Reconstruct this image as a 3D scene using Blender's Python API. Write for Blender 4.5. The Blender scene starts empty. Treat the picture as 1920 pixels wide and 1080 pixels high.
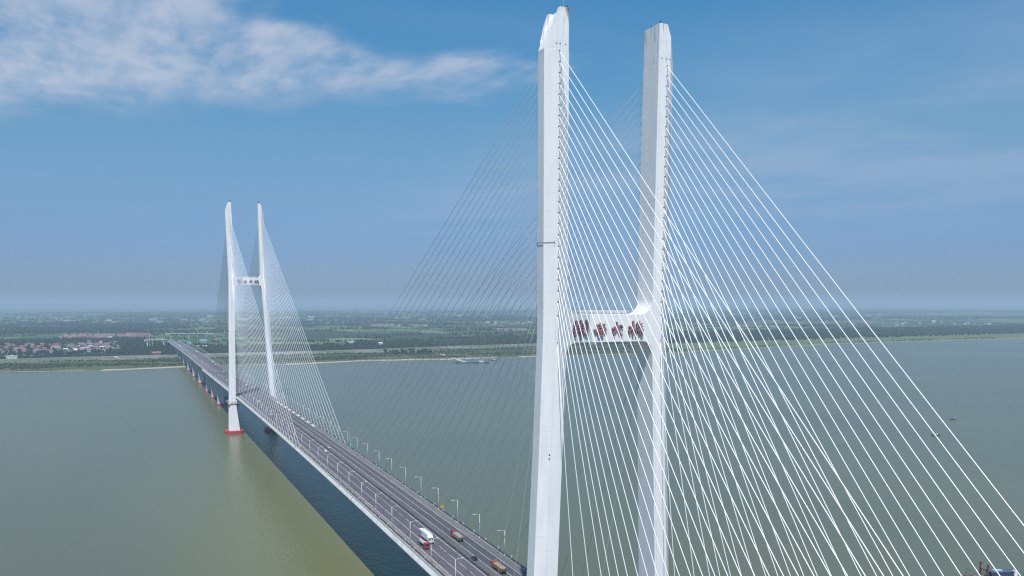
import bpy, math, random
import numpy as np
from mathutils import Vector, Matrix

random.seed(7)
rng = np.random.default_rng(7)
S = bpy.context.scene
COL = S.collection
R = math.radians

# ------------------------------------------------------------------ camera
NEAR, FAR, MID = 218.1, 1034.1, 626.1          # stations of the two towers and of mid span (metres along +Y)
cam_d = bpy.data.cameras.new('camera'); cam = bpy.data.objects.new('camera', cam_d); COL.objects.link(cam)
S.camera = cam
cam.location = (-129.86, 0.0, 156.4)
yaw, pit = R(24.543), R(8.352)
fwd = Vector((math.sin(yaw) * math.cos(pit), math.cos(yaw) * math.cos(pit), -math.sin(pit)))
cam.rotation_euler = fwd.to_track_quat('-Z', 'Y').to_euler()
cam_d.lens = 29.277; cam_d.sensor_width = 36.0
cam_d.shift_y = 0.1341
cam_d.clip_start = 0.5; cam_d.clip_end = 90000.0

# ------------------------------------------------------------------ sky, sun, exposure
KB, KL = 0.51, 0.21                            # shadow offsets per metre of height (away, right)
sun_vec = Vector((-KL, -KB, 1.0)).normalized()
sun_el = math.asin(sun_vec.z); sun_rot = math.atan2(sun_vec.x, sun_vec.y)
W = bpy.data.worlds.new('World'); S.world = W; W.use_nodes = True
nt = W.node_tree; nt.nodes.clear(); NN = nt.nodes.new; LK = nt.links.new
out = NN('ShaderNodeOutputWorld'); bg = NN('ShaderNodeBackground'); LK(bg.outputs[0], out.inputs['Surface'])
sky = NN('ShaderNodeTexSky'); sky.sky_type = 'NISHITA'; sky.sun_disc = False
sky.sun_elevation = sun_el; sky.sun_rotation = sun_rot
sky.altitude = 0.0; sky.air_density = 1.0; sky.dust_density = 0.4; sky.ozone_density = 2.6
SKY_STRENGTH = 0.088
bg.inputs['Strength'].default_value = SKY_STRENGTH


def wmath(op, a, b=None, c=None, clamp=False):
    n = NN('ShaderNodeMath'); n.operation = op; n.use_clamp = clamp
    for i, v in enumerate((a, b, c)):
        if v is None: continue
        if isinstance(v, (int, float)): n.inputs[i].default_value = v
        else: LK(v, n.inputs[i])
    return n.outputs[0]


def wsmooth(v, lo, hi):
    n = NN('ShaderNodeMapRange'); n.interpolation_type = 'SMOOTHSTEP'
    LK(v, n.inputs['Value']); n.inputs['From Min'].default_value = lo; n.inputs['From Max'].default_value = hi
    return n.outputs['Result']


tc = NN('ShaderNodeTexCoord'); sp = NN('ShaderNodeSeparateXYZ'); LK(tc.outputs['Generated'], sp.inputs[0])
zc = wmath('MAXIMUM', sp.outputs[2], 0.03)
cu = wmath('DIVIDE', sp.outputs[1], zc); cv = wmath('DIVIDE', sp.outputs[0], zc)
cb = NN('ShaderNodeCombineXYZ'); LK(cu, cb.inputs[0]); LK(cv, cb.inputs[1])


def wnoise(scale, detail, rough, vec=None, stretch=None):
    n = NN('ShaderNodeTexNoise'); n.inputs['Scale'].default_value = scale
    n.inputs['Detail'].default_value = detail; n.inputs['Roughness'].default_value = rough
    if stretch:
        m = NN('ShaderNodeMapping'); m.inputs['Scale'].default_value = stretch[0]; m.inputs['Rotation'].default_value = (0, 0, stretch[1])
        LK(cb.outputs[0], m.inputs[0]); LK(m.outputs[0], n.inputs['Vector'])
    else: LK(cb.outputs[0], n.inputs['Vector'])
    return n.outputs['Fac']


n1 = wnoise(2.1, 6, 0.5, stretch=((.6, 1, 1), .1)); n2 = wnoise(9.0, 7, 0.52, stretch=((.42, 1, 1), .15)); n3 = wnoise(0.9, 8, 0.55, stretch=((1.0, .35, 1), .4))
n4 = wnoise(2.4, 4, .5); n5 = wnoise(.75, 6, .5)
edge = wmath('MULTIPLY_ADD', n1, .95, -0.43)
edge = wmath('ADD', edge, wmath('MULTIPLY_ADD', n4, .5, -.25))
lo = wmath('SUBTRACT', cu, wmath('ADD', wmath('MULTIPLY', wsmooth(cv, -.1, .95), 0.72), 2.52))
hi = wmath('SUBTRACT', wmath('MULTIPLY_ADD', cv, -0.66, 5.3), cu)
mlo = wsmooth(wmath('ADD', lo, edge), 0.0, 0.42)
mhi = wsmooth(wmath('ADD', hi, edge), 0.0, 1.25)
mend = wsmooth(wmath('ADD', wmath('SUBTRACT', 1.95, cv), wmath('MULTIPLY', edge, 0.5)), 0.0, 0.5)
mask = wmath('MULTIPLY', wmath('MULTIPLY', mlo, mhi), mend)
tex = wmath('ADD', wmath('ADD', wmath('MULTIPLY', wsmooth(n2, .32, .66), 0.46), 0.20), wmath('MULTIPLY', wsmooth(n1, .28, .62), 0.50))
band = wmath('MULTIPLY', wmath('MULTIPLY', mask, tex), 0.72, clamp=True)
# thin veil on the right and faint wisps overhead
veil = wmath('MULTIPLY', wmath('MULTIPLY', wsmooth(cv, 1.7, 3.6), wmath('ADD', wmath('MULTIPLY', wsmooth(n5, .32, .66), .75), .25)), 0.27)
wisp = wmath('MULTIPLY', wsmooth(n3, .5, .85), 0.07)
cl = wmath('ADD', wmath('ADD', band, veil), wisp, clamp=True)
cl = wmath('MULTIPLY', cl, wsmooth(sp.outputs[2], 0.05, 0.16))
mixc = NN('ShaderNodeMix'); mixc.data_type = 'RGBA'
LK(cl, mixc.inputs['Factor']); mixc.inputs['B'].default_value = (5.8, 6.4, 7.8, 1)
tint = NN('ShaderNodeMix'); tint.data_type = 'RGBA'; tint.blend_type = 'MULTIPLY'; tint.inputs['Factor'].default_value = 1.0
LK(sky.outputs[0], tint.inputs['A']); 
tr = NN('ShaderNodeValToRGB'); LK(sp.outputs[2], tr.inputs[0]); tr.color_ramp.interpolation = 'B_SPLINE'
te = tr.color_ramp.elements; tr.color_ramp.interpolation = 'LINEAR'; te[0].position = 0.0; te[0].color = (.37, .505, .92, 1); te[1].position = 0.35; te[1].color = (.445, 1.10, 1.33, 1)
for q_, c_ in ((.06, (.435, .60, .97)), (.09, (.50, .68, .97)), (.12, (.585, .775, .98)), (.18, (.64, .94, 1.05)), (.24, (.56, 1.03, 1.17))):
    e_ = te.new(q_); e_.color = (*c_, 1)
LK(tr.outputs[0], tint.inputs['B'])
LK(tint.outputs['Result'], mixc.inputs['A'])
LK(mixc.outputs['Result'], bg.inputs['Color'])

sd = bpy.data.lights.new('sun', 'SUN'); sun = bpy.data.objects.new('sun', sd); COL.objects.link(sun)
sd.energy = 4.7; sd.angle = R(0.53); sd.color = (1.0, 0.965, 0.92)
sun.rotation_euler = sun_vec.to_track_quat('Z', 'Y').to_euler(); sun.location = (-300, -600, 1200)
S.view_settings.view_transform = 'Standard'; S.view_settings.look = 'None'
S.view_settings.exposure = 0.06; S.view_settings.gamma = 1.0; S.view_settings.use_curve_mapping = False
try:
    S.cycles.use_denoising = False; S.cycles.pixel_filter_type = 'BLACKMAN_HARRIS'; S.cycles.filter_width = 1.3; S.cycles.volume_bounces = 1; S.cycles.max_bounces = 8
    S.cycles.transparent_max_bounces = 12
except Exception: pass

# ------------------------------------------------------------------ helpers


class MB:
    def __init__(s): s.v = []; s.f = []; s.m = []; s.mats = []

    def _m(s, mat):
        if mat is None: return 0
        if mat not in s.mats: s.mats.append(mat)
        return s.mats.index(mat)

    def add(s, vs, fs, mat=None):
        o = len(s.v); s.v += [tuple(p) for p in vs]; k = s._m(mat)
        for f in fs: s.f.append(tuple(i + o for i in f)); s.m.append(k)

    def box(s, c, d, rz=0.0, mat=None, M=None):
        x, y, z = d[0] / 2, d[1] / 2, d[2] / 2
        ca, sa = math.cos(rz), math.sin(rz)
        vs = []
        for a in (-1, 1):
            for b in (-1, 1):
                for e in (-1, 1):
                    p = (a * x * ca - b * y * sa, a * x * sa + b * y * ca, e * z)
                    p = Vector((p[0] + c[0], p[1] + c[1], p[2] + c[2]))
                    vs.append(M @ p if M else p)
        s.add(vs, [(0, 1, 3, 2), (4, 6, 7, 5), (0, 4, 5, 1), (2, 3, 7, 6), (0, 2, 6, 4), (1, 5, 7, 3)], mat)

    def tube(s, pts, r, n=6, mat=None, cap=True, r2=None):
        pts = [Vector(p) for p in pts]; rings = []
        for i, p in enumerate(pts):
            t = (pts[min(i + 1, len(pts) - 1)] - pts[max(i - 1, 0)]).normalized()
            a = t.cross(Vector((0, 0, 1)))
            if a.length < 1e-3: a = Vector((1, 0, 0))
            a.normalize(); b = t.cross(a)
            rr = r if r2 is None else r + (r2 - r) * i / (len(pts) - 1)
            rings.append([p + a * rr * math.cos(2 * math.pi * k / n) + b * rr * math.sin(2 * math.pi * k / n) for k in range(n)])
        vs = [q for g in rings for q in g]; fs = []
        for i in range(len(pts) - 1):
            for k in range(n):
                k2 = (k + 1) % n
                fs.append((i * n + k, i * n + k2, (i + 1) * n + k2, (i + 1) * n + k))
        if cap:
            fs.append(tuple(reversed(range(n)))); fs.append(tuple((len(pts) - 1) * n + k for k in range(n)))
        s.add(vs, fs, mat)

    def loft(s, rings, mat=None, cap=True):
        n = len(rings[0]); vs = [q for g in rings for q in g]; fs = []
        for i in range(len(rings) - 1):
            for k in range(n):
                k2 = (k + 1) % n
                fs.append((i * n + k, i * n + k2, (i + 1) * n + k2, (i + 1) * n + k))
        if cap:
            fs.append(tuple(reversed(range(n)))); fs.append(tuple((len(rings) - 1) * n + k for k in range(n)))
        s.add(vs, fs, mat)

    def cyl(s, c, r, h, axis='z', n=12, mat=None):
        ax = {'x': Vector((1, 0, 0)), 'y': Vector((0, 1, 0)), 'z': Vector((0, 0, 1))}[axis]
        c = Vector(c); s.tube([c - ax * h / 2, c + ax * h / 2], r, n, mat)

    def prism(s, poly, z0, z1, mat=None, M=None):
        n = len(poly); vs = []
        for z in (z0, z1):
            for p in poly:
                q = Vector((p[0], p[1], z)); vs.append(M @ q if M else q)
        fs = [tuple(reversed(range(n))), tuple(range(n, 2 * n))] + [(k, (k + 1) % n, n + (k + 1) % n, n + k) for k in range(n)]
        s.add(vs, fs, mat)

    def mesh(s, name, mat=None):
        me = bpy.data.meshes.new(name); me.from_pydata(s.v, [], s.f)
        for m in (s.mats or ([mat] if mat else [])): me.materials.append(m)
        if len(s.mats) > 1: me.polygons.foreach_set('material_index', s.m)
        import bmesh
        bm = bmesh.new(); bm.from_mesh(me); bmesh.ops.recalc_face_normals(bm, faces=bm.faces); bm.to_mesh(me); bm.free()
        me.update(); return me

    def build(s, name, mat=None, parent=None, smooth=False):
        return link(name, s.mesh(name, mat), parent, smooth)


def link(name, me, parent=None, smooth=False):
    o = bpy.data.objects.new(name, me); COL.objects.link(o)
    if parent is not None: o.parent = parent
    if smooth: me.polygons.foreach_set('use_smooth', [True] * len(me.polygons))
    return o


def tag(o, label=None, cat=None, group=None, kind=None):
    if label: o['label'] = label
    if cat: o['category'] = cat
    if group: o['group'] = group
    if kind: o['kind'] = kind
    return o


def empty(name, loc, rz=0.0, label=None, cat=None, group=None):
    o = bpy.data.objects.new(name, None); COL.objects.link(o); o.location = loc; o.rotation_euler = (0, 0, rz)
    o.empty_display_size = 1.0
    return tag(o, label, cat, group)


def copy_tree(o, parent=None):
    c = o.copy(); COL.objects.link(c); c.parent = parent
    for ch in list(KIDS.get(o.name, [])): copy_tree(ch, c)
    return c


KIDS = {}


def index_kids():
    KIDS.clear()
    for o in S.objects:
        if o.parent: KIDS.setdefault(o.parent.name, []).append(o)


def numpy_mesh(name, V, F, mat, smooth=False):
    me = bpy.data.meshes.new(name); nf = len(F); k = F.shape[1]
    me.vertices.add(len(V)); me.vertices.foreach_set('co', V.astype(np.float32).ravel())
    me.loops.add(nf * k); me.loops.foreach_set('vertex_index', F.astype(np.int32).ravel())
    me.polygons.add(nf); me.polygons.foreach_set('loop_start', np.arange(0, nf * k, k, dtype=np.int32))
    if smooth: me.polygons.foreach_set('use_smooth', np.ones(nf, bool))
    me.materials.append(mat); me.update(calc_edges=True); me.validate(); return me


# ------------------------------------------------------------------ materials
def mat(name, col, rough=0.6, metal=0.0, var=0.0, scale=1.0, col2=None, detail=6, stretch=(1, 1, 1), bump=0.0, bscale=None, spec=None, obj=False, lohi=(.35, .65)):
    m = bpy.data.materials.new(name); m.use_nodes = True; t = m.node_tree; p = t.nodes['Principled BSDF']
    p.inputs['Base Color'].default_value = (*col, 1); p.inputs['Roughness'].default_value = rough; p.inputs['Metallic'].default_value = metal
    if spec is not None: p.inputs['Specular IOR Level'].default_value = spec
    if var > 0 or col2 or bump:
        g = t.nodes.new('ShaderNodeNewGeometry' if not obj else 'ShaderNodeTexCoord')
        mp = t.nodes.new('ShaderNodeMapping'); mp.inputs['Scale'].default_value = stretch
        t.links.new(g.outputs['Position' if not obj else 'Object'], mp.inputs[0])
        if var > 0 or col2:
            n = t.nodes.new('ShaderNodeTexNoise'); n.inputs['Scale'].default_value = scale; n.inputs['Detail'].default_value = detail
            t.links.new(mp.outputs[0], n.inputs['Vector'])
            mr = t.nodes.new('ShaderNodeMapRange'); mr.inputs['From Min'].default_value = lohi[0]; mr.inputs['From Max'].default_value = lohi[1]
            t.links.new(n.outputs['Fac'], mr.inputs['Value'])
            mx = t.nodes.new('ShaderNodeMix'); mx.data_type = 'RGBA'; t.links.new(mr.outputs[0], mx.inputs['Factor'])
            c2 = col2 or tuple(c * (1 - var) for c in col)
            mx.inputs['A'].default_value = (*col, 1); mx.inputs['B'].default_value = (*c2, 1)
            t.links.new(mx.outputs['Result'], p.inputs['Base Color'])
        if bump:
            n2 = t.nodes.new('ShaderNodeTexNoise'); n2.inputs['Scale'].default_value = bscale or scale * 4; n2.inputs['Detail'].default_value = 5
            t.links.new(mp.outputs[0], n2.inputs['Vector'])
            b = t.nodes.new('ShaderNodeBump'); b.inputs['Strength'].default_value = bump; b.inputs['Distance'].default_value = .3
            t.links.new(n2.outputs['Fac'], b.inputs['Height']); t.links.new(b.outputs[0], p.inputs['Normal'])
    return m


def nodes_of(m): return m.node_tree, m.node_tree.nodes, m.node_tree.links


def concrete_white():
    m = bpy.data.materials.new('painted_tower_concrete'); m.use_nodes = True; t, N, L = nodes_of(m); p = N['Principled BSDF']
    p.inputs['Roughness'].default_value = 0.55; p.inputs['Specular IOR Level'].default_value = .3
    g = N.new('ShaderNodeNewGeometry'); tc = N.new('ShaderNodeTexCoord'); sx = N.new('ShaderNodeSeparateXYZ'); L.new(g.outputs['Position'], sx.inputs[0])

    def M(op, a, b=None, c=None):
        n = N.new('ShaderNodeMath'); n.operation = op
        for i, v in enumerate((a, b, c)):
            if v is None: continue
            if isinstance(v, (int, float)): n.inputs[i].default_value = v
            else: L.new(v, n.inputs[i])
        return n.outputs[0]

    def noise(scale, det, st):
        mp = N.new('ShaderNodeMapping'); mp.inputs['Scale'].default_value = st; L.new(g.outputs['Position'], mp.inputs[0])
        n = N.new('ShaderNodeTexNoise'); n.inputs['Scale'].default_value = scale; n.inputs['Detail'].default_value = det; L.new(mp.outputs[0], n.inputs['Vector']); return n.outputs['Fac']

    def ss(v, a, b):
        n = N.new('ShaderNodeMapRange'); n.interpolation_type = 'SMOOTHSTEP'; L.new(v, n.inputs['Value']); n.inputs['From Min'].default_value = a; n.inputs['From Max'].default_value = b; return n.outputs['Result']

    def mix(f, a, b):
        n = N.new('ShaderNodeMix'); n.data_type = 'RGBA'
        if isinstance(f, (int, float)): n.inputs['Factor'].default_value = f
        else: L.new(f, n.inputs['Factor'])
        for k, v in (('A', a), ('B', b)):
            if isinstance(v, tuple): n.inputs[k].default_value = (*v, 1)
            else: L.new(v, n.inputs[k])
        return n.outputs['Result']
    base = mix(ss(noise(.35, 6, (1, 1, .25)), .35, .7), (0.82, 0.815, 0.82), (0.76, 0.757, 0.77))
    # casting joints every 4.5 m
    fr = M('FRACT', M('MULTIPLY', sx.outputs[2], 1 / 4.5)); jt = M('LESS_THAN', M('ABSOLUTE', M('SUBTRACT', fr, .5)), .012)
    jt = M('MULTIPLY', jt, ss(noise(.5, 3, (1, 1, .1)), .35, .6))
    base = mix(M('MULTIPLY', jt, .30), base, (.46, .46, .48))
    # each lift a slightly different tone
    wn = N.new('ShaderNodeTexWhiteNoise'); wn.noise_dimensions = '1D'; L.new(M('FLOOR', M('ADD', M('MULTIPLY', sx.outputs[2], 1 / 4.5), .5)), wn.inputs['W'])
    base = mix(M('MULTIPLY', wn.outputs['Value'], .07), base, (.62, .63, .66))
    # vertical grime streaks
    st = ss(noise(1.6, 6, (1, 1, .035)), .60, .80)
    base = mix(M('MULTIPLY', st, .28), base, (.42, .38, .36))
    L.new(base, p.inputs['Base Color'])
    return m


def tower_top_mat():
    m = concrete_white(); m.name = 'stained_tower_top'; t, N, L = nodes_of(m); p = N['Principled BSDF']
    src = p.inputs['Base Color'].links[0].from_socket
    tc = N.new('ShaderNodeTexCoord'); sx = N.new('ShaderNodeSeparateXYZ'); L.new(tc.outputs['Object'], sx.inputs[0])
    mp = N.new('ShaderNodeMapping'); mp.inputs['Scale'].default_value = (1, 1, .12); L.new(tc.outputs['Object'], mp.inputs[0])
    n = N.new('ShaderNodeTexNoise'); n.inputs['Scale'].default_value = 1.3; n.inputs['Detail'].default_value = 5; L.new(mp.outputs[0], n.inputs['Vector'])
    mr = N.new('ShaderNodeMapRange'); mr.interpolation_type = 'SMOOTHSTEP'; mr.inputs['From Min'].default_value = .56; mr.inputs['From Max'].default_value = .74; L.new(n.outputs['Fac'], mr.inputs['Value'])
    mx = N.new('ShaderNodeMix'); mx.data_type = 'RGBA'; mu = N.new('ShaderNodeMath'); mu.operation = 'MULTIPLY'; mu.inputs[1].default_value = .75
    L.new(mr.outputs[0], mu.inputs[0]); L.new(mu.outputs[0], mx.inputs['Factor']); L.new(src, mx.inputs['A']); mx.inputs['B'].default_value = (.34, .24, .19, 1)
    L.new(mx.outputs['Result'], p.inputs['Base Color']); return m


M_TOW = concrete_white(); M_TOP = tower_top_mat()
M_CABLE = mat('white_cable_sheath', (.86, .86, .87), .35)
M_CABLE_SHADED = mat('shaded_grey_cable_sheath', (.56, .57, .58), .5)  # white sheath greyed: shade on cables running away is put into the colour
M_SOCK = mat('dark_cable_socket', (.05, .05, .06), .6)
M_TUBEW = mat('white_painted_steel', (.78, .79, .80), .4, var=.15, scale=.8)
M_STEEL = mat('galvanised_steel', (.42, .44, .46), .45, .5, var=.2, scale=1.0)
M_DARKST = mat('dark_steel', (.075, .08, .09), .55, .2)
M_FASC = mat('pale_fairing_paint', (.70, .70, .68), .5, col2=(.52, .51, .49), scale=.22, detail=8, lohi=(.45, .75))
M_GIRD = mat('grey_girder_paint', (.46, .48, .50), .5, var=.2, scale=.3)
M_WALK = mat('dusty_walkway', (.17, .155, .13), .85, var=.35, scale=.6)
M_CONC = mat('grey_concrete', (.60, .60, .60), .8, var=.25, scale=.15, stretch=(1, 1, .3))
M_RED = mat('red_fender_paint', (.45, .045, .06), .6, col2=(.30, .05, .06), scale=.35, lohi=(.4, .7))
M_RUST = mat('rust_stain', (.20, .075, .035), .85, var=.5, scale=2.0)
M_LINE = mat('road_paint', (.74, .73, .72), .6, var=.35, scale=.7, stretch=(1, .3, 1))
M_CHAR = mat('dark_red_lettering', (.40, .20, .23), .6, var=.25, scale=1.0)
M_CHSIDE = mat('letter_side', (.10, .085, .095), .7)
M_GLASS = mat('dark_glass', (.02, .025, .03), .08)
M_RUBBER = mat('tyre_rubber', (.02, .02, .02), .8)
M_TRUNK = mat('bark', (.10, .075, .05), .9)


def road_mat():
    m = bpy.data.materials.new('worn_asphalt'); m.use_nodes = True; t, N, L = nodes_of(m); p = N['Principled BSDF']
    p.inputs['Roughness'].default_value = .82
    g = N.new('ShaderNodeTexCoord'); uv = N.new('ShaderNodeUVMap'); sx = N.new('ShaderNodeSeparateXYZ'); L.new(uv.outputs[0], sx.inputs[0])

    def M(op, a, b=None, c=None):
        n = N.new('ShaderNodeMath'); n.operation = op
        for i, v in enumerate((a, b, c)):
            if v is None: continue
            if isinstance(v, (int, float)): n.inputs[i].default_value = v
            else: L.new(v, n.inputs[i])
        return n.outputs[0]
    # u = metres across (offset 20), v = metres along
    cr = N.new('ShaderNodeValToRGB'); cr.color_ramp.interpolation = 'LINEAR'
    L.new(M('MULTIPLY', sx.outputs[0], 1 / 40.0), cr.inputs[0])
    els = cr.color_ramp.elements
    while len(els) > 2: els.remove(els[-1])
    sh = (.215, .190, .192); la = (.105, .095, .112); rg = (.082, .082, .094); rr = (.150, .146, .150); mid = (.12, .114, .122)

    def pos(l): return (l + 20) / 40.0
    stops = [(-17.5, sh), (-13.9, sh), (-13.5, la), (-9.6, la), (-9.2, mid), (-8.6, la), (-5.0, la), (-4.5, mid), (-4.0, la), (-1.0, la), (-.5, rr), (1.2, rr), (1.7, mid), (4.6, mid), (5.2, rg), (9.0, rg), (9.3, mid), (9.7, rg), (13.2, rg), (13.6, rr), (17.5, rr)]
    els[0].position = pos(stops[0][0]); els[0].color = (*stops[0][1], 1); els[1].position = pos(stops[-1][0]); els[1].color = (*stops[-1][1], 1)
    for l, c in stops[1:-1]:
        e = els.new(pos(l)); e.color = (*c, 1)
    mp = N.new('ShaderNodeMapping'); mp.inputs['Scale'].default_value = (1.0, .035, 1); L.new(uv.outputs[0], mp.inputs[0])
    n = N.new('ShaderNodeTexNoise'); n.inputs['Scale'].default_value = .9; n.inputs['Detail'].default_value = 6; L.new(mp.outputs[0], n.inputs['Vector'])
    mp2 = N.new('ShaderNodeMapping'); mp2.inputs['Scale'].default_value = (.25, .09, 1); L.new(uv.outputs[0], mp2.inputs[0])
    n2 = N.new('ShaderNodeTexNoise'); n2.inputs['Scale'].default_value = 1.0; n2.inputs['Detail'].default_value = 8; L.new(mp2.outputs[0], n2.inputs['Vector'])
    f = M('MULTIPLY_ADD', n.outputs['Fac'], .55, .5); f = M('ADD', f, M('MULTIPLY', n2.outputs['Fac'], .5)); f = M('MULTIPLY', f, .98)
    mx = N.new('ShaderNodeVectorMath'); mx.operation = 'SCALE'; L.new(cr.outputs[0], mx.inputs[0]); L.new(f, mx.inputs['Scale'])
    L.new(mx.outputs[0], p.inputs['Base Color']); return m


M_ROAD = road_mat()


def water_mat():
    m = bpy.data.materials.new('silty_river_water'); m.use_nodes = True; t, N, L = nodes_of(m); p = N['Principled BSDF']
    g = N.new('ShaderNodeNewGeometry')

    def noise(sc, det, st, rot=0.0, ro=.55):
        mp = N.new('ShaderNodeMapping'); mp.inputs['Scale'].default_value = st; mp.inputs['Rotation'].default_value = (0, 0, rot); L.new(g.outputs['Position'], mp.inputs[0])
        n = N.new('ShaderNodeTexNoise'); n.inputs['Scale'].default_value = sc; n.inputs['Detail'].default_value = det; n.inputs['Roughness'].default_value = ro
        L.new(mp.outputs[0], n.inputs['Vector']); return n.outputs['Fac']
    big = noise(.0035, 6, (1, .35, 1), .15)
    mr = N.new('ShaderNodeMapRange'); L.new(big, mr.inputs['Value']); mr.inputs['From Min'].default_value = .35; mr.inputs['From Max'].default_value = .68
    mx = N.new('ShaderNodeMix'); mx.data_type = 'RGBA'; L.new(mr.outputs[0], mx.inputs['Factor'])
    mx.inputs['A'].default_value = (.112, .122, .072, 1); mx.inputs['B'].default_value = (.092, .104, .068, 1)
    sxy = N.new('ShaderNodeSeparateXYZ'); L.new(g.outputs['Position'], sxy.inputs[0])

    def sst(v, a, b, c, d):
        n = N.new('ShaderNodeMapRange'); n.interpolation_type = 'SMOOTHSTEP'; L.new(v, n.inputs['Value']); n.inputs['From Min'].default_value = a; n.inputs['From Max'].default_value = b
        n.inputs['To Min'].default_value = c; n.inputs['To Max'].default_value = d; return n.outputs['Result']

    def mul(a, b):
        n = N.new('ShaderNodeMath'); n.operation = 'MULTIPLY'; L.new(a, n.inputs[0]); L.new(b, n.inputs[1]); return n.outputs[0]
    ad0 = N.new('ShaderNodeMath'); ad0.operation = 'MULTIPLY_ADD'; L.new(noise(.012, 5, (1, .4, 1), .1), ad0.inputs[0]); ad0.inputs[1].default_value = 120.0; L.new(sxy.outputs[0], ad0.inputs[2])
    plume = mul(sst(ad0.outputs[0], -110, 40, 0.0, 1.0), mul(sst(sxy.outputs[0], -10, 60, 1.0, .12), sst(sxy.outputs[1], 450, 1300, 1.0, .05)))
    mx3 = N.new('ShaderNodeMix'); mx3.data_type = 'RGBA'; L.new(plume, mx3.inputs['Factor']); L.new(mx.outputs['Result'], mx3.inputs['A']); mx3.inputs['B'].default_value = (.134, .141, .058, 1)
    L.new(mx3.outputs['Result'], p.inputs['Base Color'])
    p.inputs['IOR'].default_value = 1.333; p.inputs['Roughness'].default_value = .27
    rip = noise(.34, 5, (1, .6, 1), .5); rip2 = noise(.11, 3, (1, .5, 1), .3); gust = noise(.012, 4, (1, .5, 1), .2)
    ad = N.new('ShaderNodeMath'); ad.operation = 'MULTIPLY_ADD'; L.new(rip2, ad.inputs[0]); ad.inputs[1].default_value = 1.6; L.new(rip, ad.inputs[2])
    gr = N.new('ShaderNodeMapRange'); L.new(gust, gr.inputs['Value']); gr.inputs['From Min'].default_value = .35; gr.inputs['From Max'].default_value = .7; gr.inputs['To Min'].default_value = .16; gr.inputs['To Max'].default_value = .42
    b = N.new('ShaderNodeBump'); L.new(ad.outputs[0], b.inputs['Height']); L.new(gr.outputs[0], b.inputs['Strength']); b.inputs['Distance'].default_value = 1.1
    L.new(b.outputs[0], p.inputs['Normal']); return m


M_WATER = water_mat()


def ground_mat(kind):
    m = bpy.data.materials.new(kind); m.use_nodes = True; t, N, L = nodes_of(m); p = N['Principled BSDF']; p.inputs['Roughness'].default_value = .95
    p.inputs['Specular IOR Level'].default_value = .1
    g = N.new('ShaderNodeNewGeometry')

    def mp(st, rot=0.0):
        q = N.new('ShaderNodeMapping'); q.inputs['Scale'].default_value = st; q.inputs['Rotation'].default_value = (0, 0, rot); L.new(g.outputs['Position'], q.inputs[0]); return q.outputs[0]

    def noise(sc, det, vec, ro=.6):
        n = N.new('ShaderNodeTexNoise'); n.inputs['Scale'].default_value = sc; n.inputs['Detail'].default_value = det; n.inputs['Roughness'].default_value = ro; L.new(vec, n.inputs['Vector']); return n.outputs['Fac']

    def ss(v, a, b):
        n = N.new('ShaderNodeMapRange'); n.interpolation_type = 'SMOOTHSTEP'; L.new(v, n.inputs['Value']); n.inputs['From Min'].default_value = a; n.inputs['From Max'].default_value = b; return n.outputs['Result']

    def mix(f, a, b):
        n = N.new('ShaderNodeMix'); n.data_type = 'RGBA'; L.new(f, n.inputs['Factor'])
        for k, v in (('A', a), ('B', b)):
            if isinstance(v, tuple): n.inputs[k].default_value = (*v, 1)
            else: L.new(v, n.inputs[k])
        return n.outputs['Result']
    if kind == 'farmland':
        def fields(sc, rot, jit=1.0):
            v = N.new('ShaderNodeTexVoronoi'); v.inputs['Scale'].default_value = sc; v.inputs['Randomness'].default_value = jit; L.new(mp((1, .42, 1), rot), v.inputs['Vector'])
            w = N.new('ShaderNodeSeparateColor'); L.new(v.outputs['Color'], w.inputs[0]); return w.outputs
        f1 = fields(.0085, .22, .85); f2 = fields(.0030, .1)
        cr = N.new('ShaderNodeValToRGB'); cr.color_ramp.interpolation = 'CONSTANT'; L.new(f1[0], cr.inputs[0])
        cols = [(.0, (.055, .095, .045)), (.2, (.080, .135, .048)), (.38, (.110, .170, .058)), (.52, (.040, .075, .038)), (.66, (.150, .205, .075)), (.78, (.065, .105, .050)), (.88, (.180, .200, .100)), (.95, (.17, .15, .11))]
        cr.color_ramp.elements[0].color = (*cols[0][1], 1); cr.color_ramp.elements[1].position = cols[1][0]; cr.color_ramp.elements[1].color = (*cols[1][1], 1)
        for q, c in cols[2:]:
            e = cr.color_ramp.elements.new(q); e.color = (*c, 1)
        c = mix(ss(f2[1], .55, .75), cr.outputs[0], (.034, .060, .034))
        c = mix(ss(noise(.02, 8, mp((1, 1, 1))), .52, .75), c, (.026, .045, .026))
        c = mix(ss(noise(.05, 4, mp((.25, 1.0, 1), .1)), .72, .78), c, (.20, .19, .15))
    elif kind == 'riverbank_grass':
        c = mix(ss(noise(.02, 8, mp((.5, 1, 1))), .38, .62), (.105, .125, .060), (.055, .085, .040))
        c = mix(ss(noise(.009, 6, mp((.4, 1, 1))), .55, .70), c, (.155, .140, .090))
    elif kind == 'river_sand':
        c = mix(ss(noise(.05, 7, mp((.4, 1, 1))), .42, .7), (.42, .36, .27), (.27, .235, .17))
    elif kind == 'levee_facing':
        c = mix(ss(noise(.02, 7, mp((.3, 1, 1))), .35, .6), (.215, .215, .20), (.115, .135, .09))
    elif kind == 'levee_grass':
        c = mix(ss(noise(.03, 7, mp((.3, 1, 1))), .35, .65), (.085, .115, .055), (.12, .135, .075))
    elif kind == 'meadow':
        c = mix(ss(noise(.012, 7, mp((.3, 1, 1))), .35, .65), (.135, .165, .075), (.095, .13, .06))
    L.new(c, p.inputs['Base Color']); return m


def leaf_mat(name, a, b, sc=.12):
    m = mat(name, a, .85, col2=b, scale=sc, detail=5, lohi=(.35, .68), spec=.15); return m


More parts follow.
